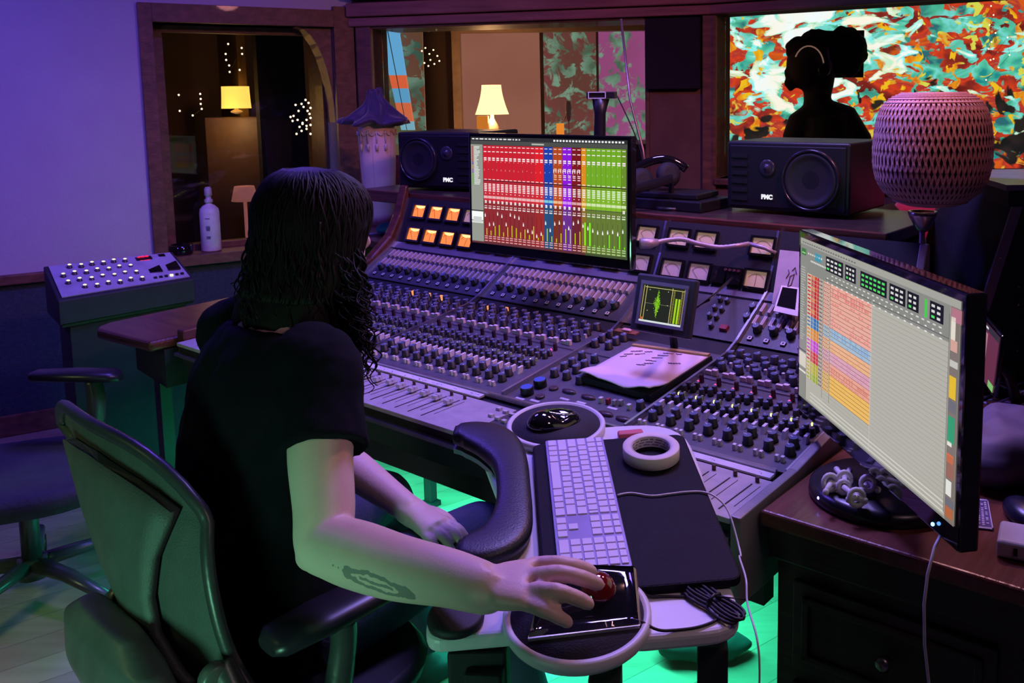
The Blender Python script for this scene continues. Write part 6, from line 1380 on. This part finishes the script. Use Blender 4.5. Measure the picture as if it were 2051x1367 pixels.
# faded line tattoo on the forearm
nt = M_skin.node_tree; bs = nt.nodes['Principled BSDF']; lnk = bs.inputs['Base Color'].links[0].from_socket
fa = (wrR-elR).normalized(); ctr = at(790, 1146, (elR.lerp(wrR, .42)).y-.025)-V((-.62, 1.62, 0)); vv = (UP-fa*UP.dot(fa)).normalized()
tcn = nt.nodes.new('ShaderNodeTexCoord'); sb_ = nt.nodes.new('ShaderNodeVectorMath'); sb_.operation = 'SUBTRACT'; nt.links.new(tcn.outputs['Object'], sb_.inputs[0]); sb_.inputs[1].default_value = ctr
def dot_(vec, div):
    d_ = nt.nodes.new('ShaderNodeVectorMath'); d_.operation = 'DOT_PRODUCT'; nt.links.new(sb_.outputs[0], d_.inputs[0]); d_.inputs[1].default_value = vec/div; return d_.outputs['Value']
def mth(op, a, b=None, c=None):
    n_ = nt.nodes.new('ShaderNodeMath'); n_.operation = op
    for i, x in enumerate((a, b, c)):
        if x is None: continue
        if isinstance(x, (int, float)): n_.inputs[i].default_value = x
        else: nt.links.new(x, n_.inputs[i])
    return n_.outputs[0]
nzt = nt.nodes.new('ShaderNodeTexNoise'); nzt.inputs['Scale'].default_value = 60; nt.links.new(tcn.outputs['Object'], nzt.inputs['Vector'])
wob = mth('MULTIPLY', mth('SUBTRACT', nzt.outputs['Fac'], .5), .8)
u_ = dot_(fa, .074); v_ = dot_(vv+fa*.10, .0125)
rad_ = mth('SQRT', mth('ADD', mth('MULTIPLY', u_, u_), mth('MULTIPLY', v_, v_)))
ring_ = mth('LESS_THAN', mth('ABSOLUTE', mth('SUBTRACT', mth('ADD', rad_, wob), .85)), .24)
mid = mth('MULTIPLY', mth('LESS_THAN', mth('ABSOLUTE', mth('ADD', v_, wob)), .22), mth('LESS_THAN', mth('ABSOLUTE', u_), .45))
mk = mth('MULTIPLY', mth('MAXIMUM', ring_, mid), .72)
mx = nt.nodes.new('ShaderNodeMix'); mx.data_type = 'RGBA'; nt.links.new(mk, mx.inputs[0]); nt.links.new(lnk, mx.inputs[6]); mx.inputs[7].default_value = (.10, .12, .13, 1); nt.links.new(mx.outputs[2], bs.inputs['Base Color'])
mass('body', body, M_skin, per, .0042, 5)
for s in (-1, 1):
    mb = MB(); mb.ell(hp_(s*.030, .078, .030), (.011, .011, .011), n=14, m=10); mb.build('eye', mat('eye_white', (.7, .68, .66), .2), per)
# T-shirt
sh_ = MB(); loft(sh_, [(V(c)-Fd*(.006 if c[2] > .6 else 0), w_*1.05, d*1.08) for c, w_, d in sp[:-1]])
limb(sh_, [shR-Rd*.06+UP*.012, shR+UP*.004, shR.lerp(elR, .22), shR.lerp(elR, .47)+V((0, -.002, 0))], [.072, .072, .070, .074], 24)
limb(sh_, [shL+Rd*.06+UP*.012, shL+UP*.004, shL.lerp(elL, .22), shL.lerp(elL, .45)], [.070, .068, .064, .066], 24)
M_sh = mat('dark_tshirt', (.004, .004, .0075), .95, bump=.12, bscale=60, spec=.15)
o = mass('tshirt', sh_, M_sh, per, .0065, 4)
tx = bpy.data.textures.new('folds', 'CLOUDS'); tx.noise_scale = .09; md = o.modifiers.new('folds', 'DISPLACE'); md.texture = tx; md.strength = .018; md.mid_level = .5
# jeans, shoes
hipR = V((-.56, 1.54, .53)); hipL = V((-.71, 1.67, .53)); knR_ = V((-.262, 1.86, .575)); knL_ = V((-.535, 2.085, .555)); ftR = V((-.17, 1.93, .10)); ftL = V((-.46, 2.20, .10))
jn = MB(); loft(jn, [((-.64, 1.60, .46), .17, .13), ((-.64, 1.60, .56), .165, .125)])
for h_, k_2, f_ in ((hipR, knR_, ftR), (hipL, knL_, ftL)):
    limb(jn, [h_, h_.lerp(k_2, .5), h_.lerp(k_2, .88), k_2+V((.01, .012, -.02)), k_2.lerp(f_, .3), k_2.lerp(f_, .7), f_], [.088, .080, .066, .062, .056, .050, .052], 22)
mass('jeans', jn, mat('dark_denim', (.035, .045, .10), .85, bump=.2, bscale=150), per, .008, 4)
for f_ in (ftR, ftL):
    mb = MB(); d = Fd; loft(mb, [(f_+UP*.0-d*.05-UP*.0, .036, .03), (f_-UP*.05-d*.03, .042, .06), (f_-UP*.075+d*.03, .046, .11), (f_-UP*.098+d*.03, .046, .115)], X=Rd, Y=d); mass('shoe', mb, M_rub, per, .006, 3)
# hair: cap, back mass and curls
hr = MB(); bk_ = lambda z, o: V((hc.x, hc.y, z))-V((HF.x, HF.y, 0))*o+V((-.012, -.035, 0))*max(0, min(1, (1.20-z)/.12))
secs = [(bk_(1.372, .012), .016, .016), (bk_(1.366, .010), .045, .048), (bk_(1.352, .008), .070, .076), (bk_(1.330, .006), .090, .098), (bk_(1.300, .008), .104, .112), (bk_(1.265, .012), .111, .112), (bk_(1.225, .020), .114, .104), (bk_(1.18, .028), .117, .098), (bk_(1.13, .038), .122, .094), (bk_(1.085, .044), .126, .092), (bk_(1.045, .050), .122, .086), (bk_(1.00, .056), .100, .070), (bk_(.97, .060), .06, .045)]
loft(hr, secs, n=48, p=2.1, X=HR, Y=HF)
for v in hr.v:
    zf = (1.37-v.z)/.36; c = V((hc.x, hc.y, v.z)); d = (v-c); v += d.normalized()*(noise.noise(v*22)*.010+noise.noise(v*55)*.006)*(.35+1.3*zf)
rnd = random.Random(17)
def strand(p0, p1, r0, n_, curl, out):
    pts = []; ph = rnd.uniform(0, 6.28); tw = rnd.uniform(1.6, 3.2)*(p0-p1).length/.12
    for i in range(n_+1):
        t = i/n_; b = p0.lerp(p1, t)+out*(sin(pi*t)*.3+t*.1); cr_ = curl*(.2+.8*t)
        pts.append(b+V((cos(ph+t*tw*2*pi)*cr_, sin(ph+t*tw*2*pi)*cr_, 0)))
    hr.tube(pts, [r0*(1-.65*i/n_) for i in range(n_+1)], 5)
for k in range(230):                      # locks combed over the crown
    a = 2*pi*k/230+rnd.uniform(-.03, .03); pts = []
    if 1.15 < a < 1.95: continue
    for i, (c, w_, d_) in enumerate(secs[1:9]):
        a2 = a+.10*sin(i*.9+k); f_ = 1.0+.03*noise.noise(V((k*.7, i*.5, 0)))
        pts.append(c+HR*(cos(a2)*(w_+.001)*f_)+HF*(sin(a2)*(d_+.001)*f_))
    P = cr([tuple(p_) for p_ in pts], 3); hr.tube([V(p_) for p_ in P], rnd.uniform(.0020, .0036), 5)
for k in range(420):
    a = rnd.uniform(0, 2*pi); z0 = rnd.uniform(1.10, 1.28)
    if abs(cos(a-pi/2)) > .93 and sin(a) > 0: continue
    X_, Y_ = cos(a), sin(a)                 # around the head: Y forward
    if Y_ > .75: continue
    c = bk_(z0, .026); p0 = c+HR*(X_*.110)+V((HF.x, HF.y, 0))*(Y_*.092)
    z1 = z0-rnd.uniform(.10, .20); z1 = max(z1, .96 if X_ < .3 else .94)
    sp_ = 1.0+rnd.uniform(-.05, .16); c2 = bk_(z1, .030); p1 = c2+HR*(X_*.116*sp_)+V((HF.x, HF.y, 0))*(Y_*.10*sp_)
    strand(p0, p1, rnd.uniform(.0022, .0042), 20, rnd.uniform(.004, .010), V((0, 0, 0)))
for k in range(170):                       # long curls falling over the right shoulder and chest
    p0 = hp_(rnd.uniform(.060, .100), rnd.uniform(-.04, .045), rnd.uniform(-.08, .03))
    p1 = at(rnd.uniform(672, 742), rnd.uniform(600, 760), rnd.uniform(1.60, 1.70)); 
    strand(p0, p1, rnd.uniform(.0020, .0040), 26, rnd.uniform(.006, .015), HF*.03)
for k, (a, b) in enumerate((((742, 755), 1.6), ((760, 742), 1.6), ((735, 790), 1.6), ((752, 700), 1.62), ((765, 660), 1.64), ((748, 770), 1.61))):
    p0 = at(735, 660+k*8, 1.63); strand(p0, at(*a, b), .0022, 20, .010, V((.02, 0, 0)))
for k in range(26):                       # frizz at the left of the neck
    p0 = hp_(-.09, -.05, -.06-.03*rnd.random()); p1 = at(rnd.uniform(472, 520), rnd.uniform(560, 640), rnd.uniform(1.72, 1.82)); strand(p0, p1, rnd.uniform(.004, .007), 22, .010, V((0, 0, 0)))
hr.build('hair', mat('dark_brown_hair', (.009, .006, .006), .6, var=.4, scale=60, spec=.2), per)
# ------------------------------------------------------------------ office chairs
M_mesh = mat('chair_mesh', (.05, .062, .06), .7, bump=.3, bscale=400); M_chf = mat('chair_frame', (.035, .04, .042), .35, bump=.05); M_pad = mat('arm_pad', (.014, .013, .020), .35)
oc = thing('office_chair', 'grey mesh-backed office chair the person sits on, lower left foreground', 'chair', V((-.63, 1.58, 0)))
Ct = V((-.925, 1.535, .935)); Cb = V((-.63, 1.375, .46))
def bp_(u, v, off=0.0):               # u -1..1 across, v 0 bottom..1 top
    w_ = .155+.065*v+.095*max(0, v)**2 - .02*sin(pi*v)*(1 if v < .5 else 0)
    w_ = [.165, .165, .185, .225, .270, .300, .310][0]*0+ (.165+.02*v if v < .35 else .172+(v-.35)*.215)
    c = Cb.lerp(Ct, v)-Fd*(.035*sin(pi*min(1, v*1.1))-.02*v*v)
    top = 0.0
    if v > .55: top = -.085*(abs(u)**3.5)*((v-.55)/.45)**1.5
    return c+Rd*(u*w_)+Fd*(.050*u*u)+UP*top-Fd*off
mb = MB(); nu, nv = 24, 30; g_ = [bp_(-1+2*i/nu, j/nv) for j in range(nv+1) for i in range(nu+1)]
mb.add(g_, [(j*(nu+1)+i, j*(nu+1)+i+1, (j+1)*(nu+1)+i+1, (j+1)*(nu+1)+i) for j in range(nv) for i in range(nu)], 0, True)
o = mb.build('backrest', M_mesh, oc); md = o.modifiers.new('t', 'SOLIDIFY'); md.thickness = .010
loop = [bp_(-1, j/20) for j in range(21)]+[bp_(-1+2*i/16, 1) for i in range(1, 17)]+[bp_(1, 1-j/20) for j in range(1, 21)]+[bp_(1-2*i/8, 0) for i in range(1, 9)]
mb = MB(); mb.tube(loop, .011, 10, flat=1.2); mb.build('back_frame', M_chf, oc)
mb = MB(); prof_c = [(.88, .84), (.80, .78), (.66, .62), (.52, .46), (.40, .36), (.28, .42), (.16, .60), (.08, .66)]
rr = []
for v_c, hw in prof_c:
    r_ = [bp_(hw*(-1+2*i/10), v_c+.03*(1-abs(-1+2*i/10)), .022) for i in range(11)]+[bp_(hw*(1-2*i/10), v_c+.03*(1-abs(1-2*i/10)), .006) for i in range(11)]
    rr.append(r_)
mb.rings(rr); mb.build('centre_panel', mat('chair_centre_panel', (.06, .078, .074), .6, bump=.2, bscale=300), oc)
# Y-shaped back support and lumbar housing
mb = MB(); 
for s in (-1, 1): limb(mb, [bp_(s*.35, .30, .065), bp_(s*.2, .18, .085), bp_(0, .06, .09), bp_(0, -.02, .08)], [.02, .024, .034, .036], 12)
mass('back_support', mb, M_chf, oc, .006, 3)
mb = MB(); 
loft(mb, [(bp_(0, .44, .045), .10, .022), (bp_(0, .38, .055), .165, .036), (bp_(0, .26, .07), .185, .046), (bp_(0, .12, .075), .175, .046), (bp_(0, .0, .07), .13, .038)], p=3.2)
mass('lumbar_housing', mb, mat('chair_plastic', (.07, .085, .082), .4, bump=.05), oc, .006, 3)
for s in (-1, 1):
    mb = MB(); limb(mb, [bp_(s*1.02, .36, .02), bp_(s*1.05, .20, .035), bp_(s*1.02, .02, .04), V((bp_(s, 0, 0).x, bp_(s, 0, 0).y, .40))+Fd*.05], [.020, .026, .028, .026], 14); mass('side_post', mb, M_chf, oc, .005, 3)
    mb = MB(); mb.lathe([(.0, -.012), (.020, -.012), (.024, -.008), (.024, .008), (.020, .012), (.0, .012)], bp_(s*1.04, .33, .04), 20, basis(Fd, UP, Rd)); mb.build('pivot_cap', MATS['chair_plastic'], oc)
ctr_ = V((-.62, 1.60, 0))
mb = MB(); loft(mb, [(ctr_+UP*.395, .20, .20), (ctr_+UP*.415, .245, .235), (ctr_+UP*.445, .255, .245), (ctr_+UP*.462, .24, .23)], p=3.0); mb.build('seat', M_rub, oc)
for s in (-1, 1):
    c = ctr_+Rd*(s*.262)+Fd*(-.02)+UP*.662 if s > 0 else ctr_+Rd*(s*.285)+Fd*(.0)+UP*.655
    mb = MB(); loft(mb, [(c-Fd*.135+UP*(-.004), .026, .010), (c-Fd*.12, .042, .017), (c-Fd*.04+UP*.002, .047, .019), (c+Fd*.06+UP*.004, .044, .018), (c+Fd*.13+UP*.002, .036, .015), (c+Fd*.145, .018, .008)], n=24, p=2.6, X=Rd, Y=UP); mb.build('armrest_pad', M_pad, oc)
    mb = MB(); limb(mb, [c-UP*.02, c-UP*.08-Rd*s*.005, c-UP*.20-Rd*s*.02-Fd*.02, V((c.x, c.y, .41))-Rd*s*.06-Fd*.03], [.022, .022, .026, .024], 14); mb.build('arm_post', M_chf, oc)
def base_(t, c, ang0, m, hgt=.40, R_=.31):
    mb = MB(); mb.cyl(V((c.x, c.y, .10)), V((c.x, c.y, hgt)), .028, .024, 18); mb.lathe([(.045, .075), (.05, .10), (.04, .135)], V((c.x, c.y, 0)), 20); mb.build('column', m, t)
    for k in range(5):
        a = radians(ang0+72*k); d = V((cos(a), sin(a), 0)); mb = MB(); mb.tube([V((c.x, c.y, .115)), V((c.x, c.y, .112))+d*R_*.5, V((c.x, c.y, .085))+d*R_], [.030, .024, .017], 12, flat=.75); l_ = mb.build('leg', m, t)
        mb = MB(); q = V((c.x, c.y, .030))+d*R_; n_ = V((-d.y, d.x, 0)); mb.cyl(q-n_*.016, q+n_*.016, .029, n=18); mb.cyl(q+UP*.0, q+UP*.06, .008, n=8); mb.build('castor', M_black, l_)
base_(oc, ctr_, 20, M_chf, .405)
# second chair at the left edge
c2 = V((-1.66, 2.46, 0)); F2 = V((.93, .36, 0)).normalized(); R2 = V((F2.y, -F2.x, 0))
o2 = thing('office_chair', 'empty dark office chair cut by the left edge of the picture', 'chair', c2)
mb = MB(); loft(mb, [(c2+UP*.40, .18, .19), (c2+UP*.415, .245, .245), (c2+UP*.455, .26, .255), (c2+UP*.475, .24, .24)], p=3.0, X=R2, Y=F2); mb.build('seat', mat('navy_seat', (.03, .035, .06), .8, bump=.2, bscale=120), o2)
mb = MB(); bc2 = c2-F2*.30; mb2 = []
g_ = [bc2+R2*(u*(.24-.03*abs(v-.5)))+UP*(.52+v*.50)-F2*(.10*v-.05*u*u) for v in [j/14 for j in range(15)] for u in [-1+2*i/10 for i in range(11)]]
mb.add(g_, [(j*11+i, j*11+i+1, (j+1)*11+i+1, (j+1)*11+i) for j in range(14) for i in range(10)], 0, True); o = mb.build('backrest', MATS['navy_seat'], o2); md = o.modifiers.new('t', 'SOLIDIFY'); md.thickness = .035
mb = MB(); limb(mb, [bc2+UP*.60-F2*.02, bc2+UP*.45+F2*.0, c2+UP*.39-F2*.12], [.02, .025, .03], 12); mb.build('back_support', M_chf, o2)
cA = onz(152, 750, .685)
for s, c in ((-1, cA), (1, cA+R2*.56-F2*.30)):
    mb = MB(); X2 = V((1, .02, 0)).normalized() if s < 0 else F2; Y2 = V((X2.y, -X2.x, 0))
    loft(mb, [(c-X2*.135, .016, .010), (c-X2*.12, .034, .016), (c, .042, .018), (c+X2*.11-UP*.004, .040, .017), (c+X2*.135-UP*.010, .018, .010)], n=24, p=2.6, X=Y2, Y=UP); mb.build('armrest_pad', M_pad, o2)
    mb = MB(); limb(mb, [c-UP*.015+X2*.05, c-UP*.10+X2*.055, c-UP*.20+X2*.03-Y2*.0, c2-R2*(s*-1)*.0+(c-c2).normalized()*.20+UP*(.41 if True else 0)-UP*(c.z-.0)*0 if False else V((c2.x*.35+c.x*.65, c2.y*.35+c.y*.65, .41))], [.030, .034, .030, .022], 14, flat=.7); mb.build('arm_post', M_chf, o2)
base_(o2, V((-1.74, 2.60, 0)), -25, mat('chair_base_grey', (.10, .11, .12), .3, .4), .41, .33)
# folded dark cloth and a pedal on the floor beyond the tray
c = onz(1400, 1310, .04); crumple('dark_sock', 'dark striped cloth lying on the green-lit floor under the desk tray', 'cloth', V((c.x+.02, c.y+.05, .035)), (.12, .06, .04), mat('dark_stripe_cloth', (.02, .05, .045), .8), 5)
c = onz(1420, 1180, .05)
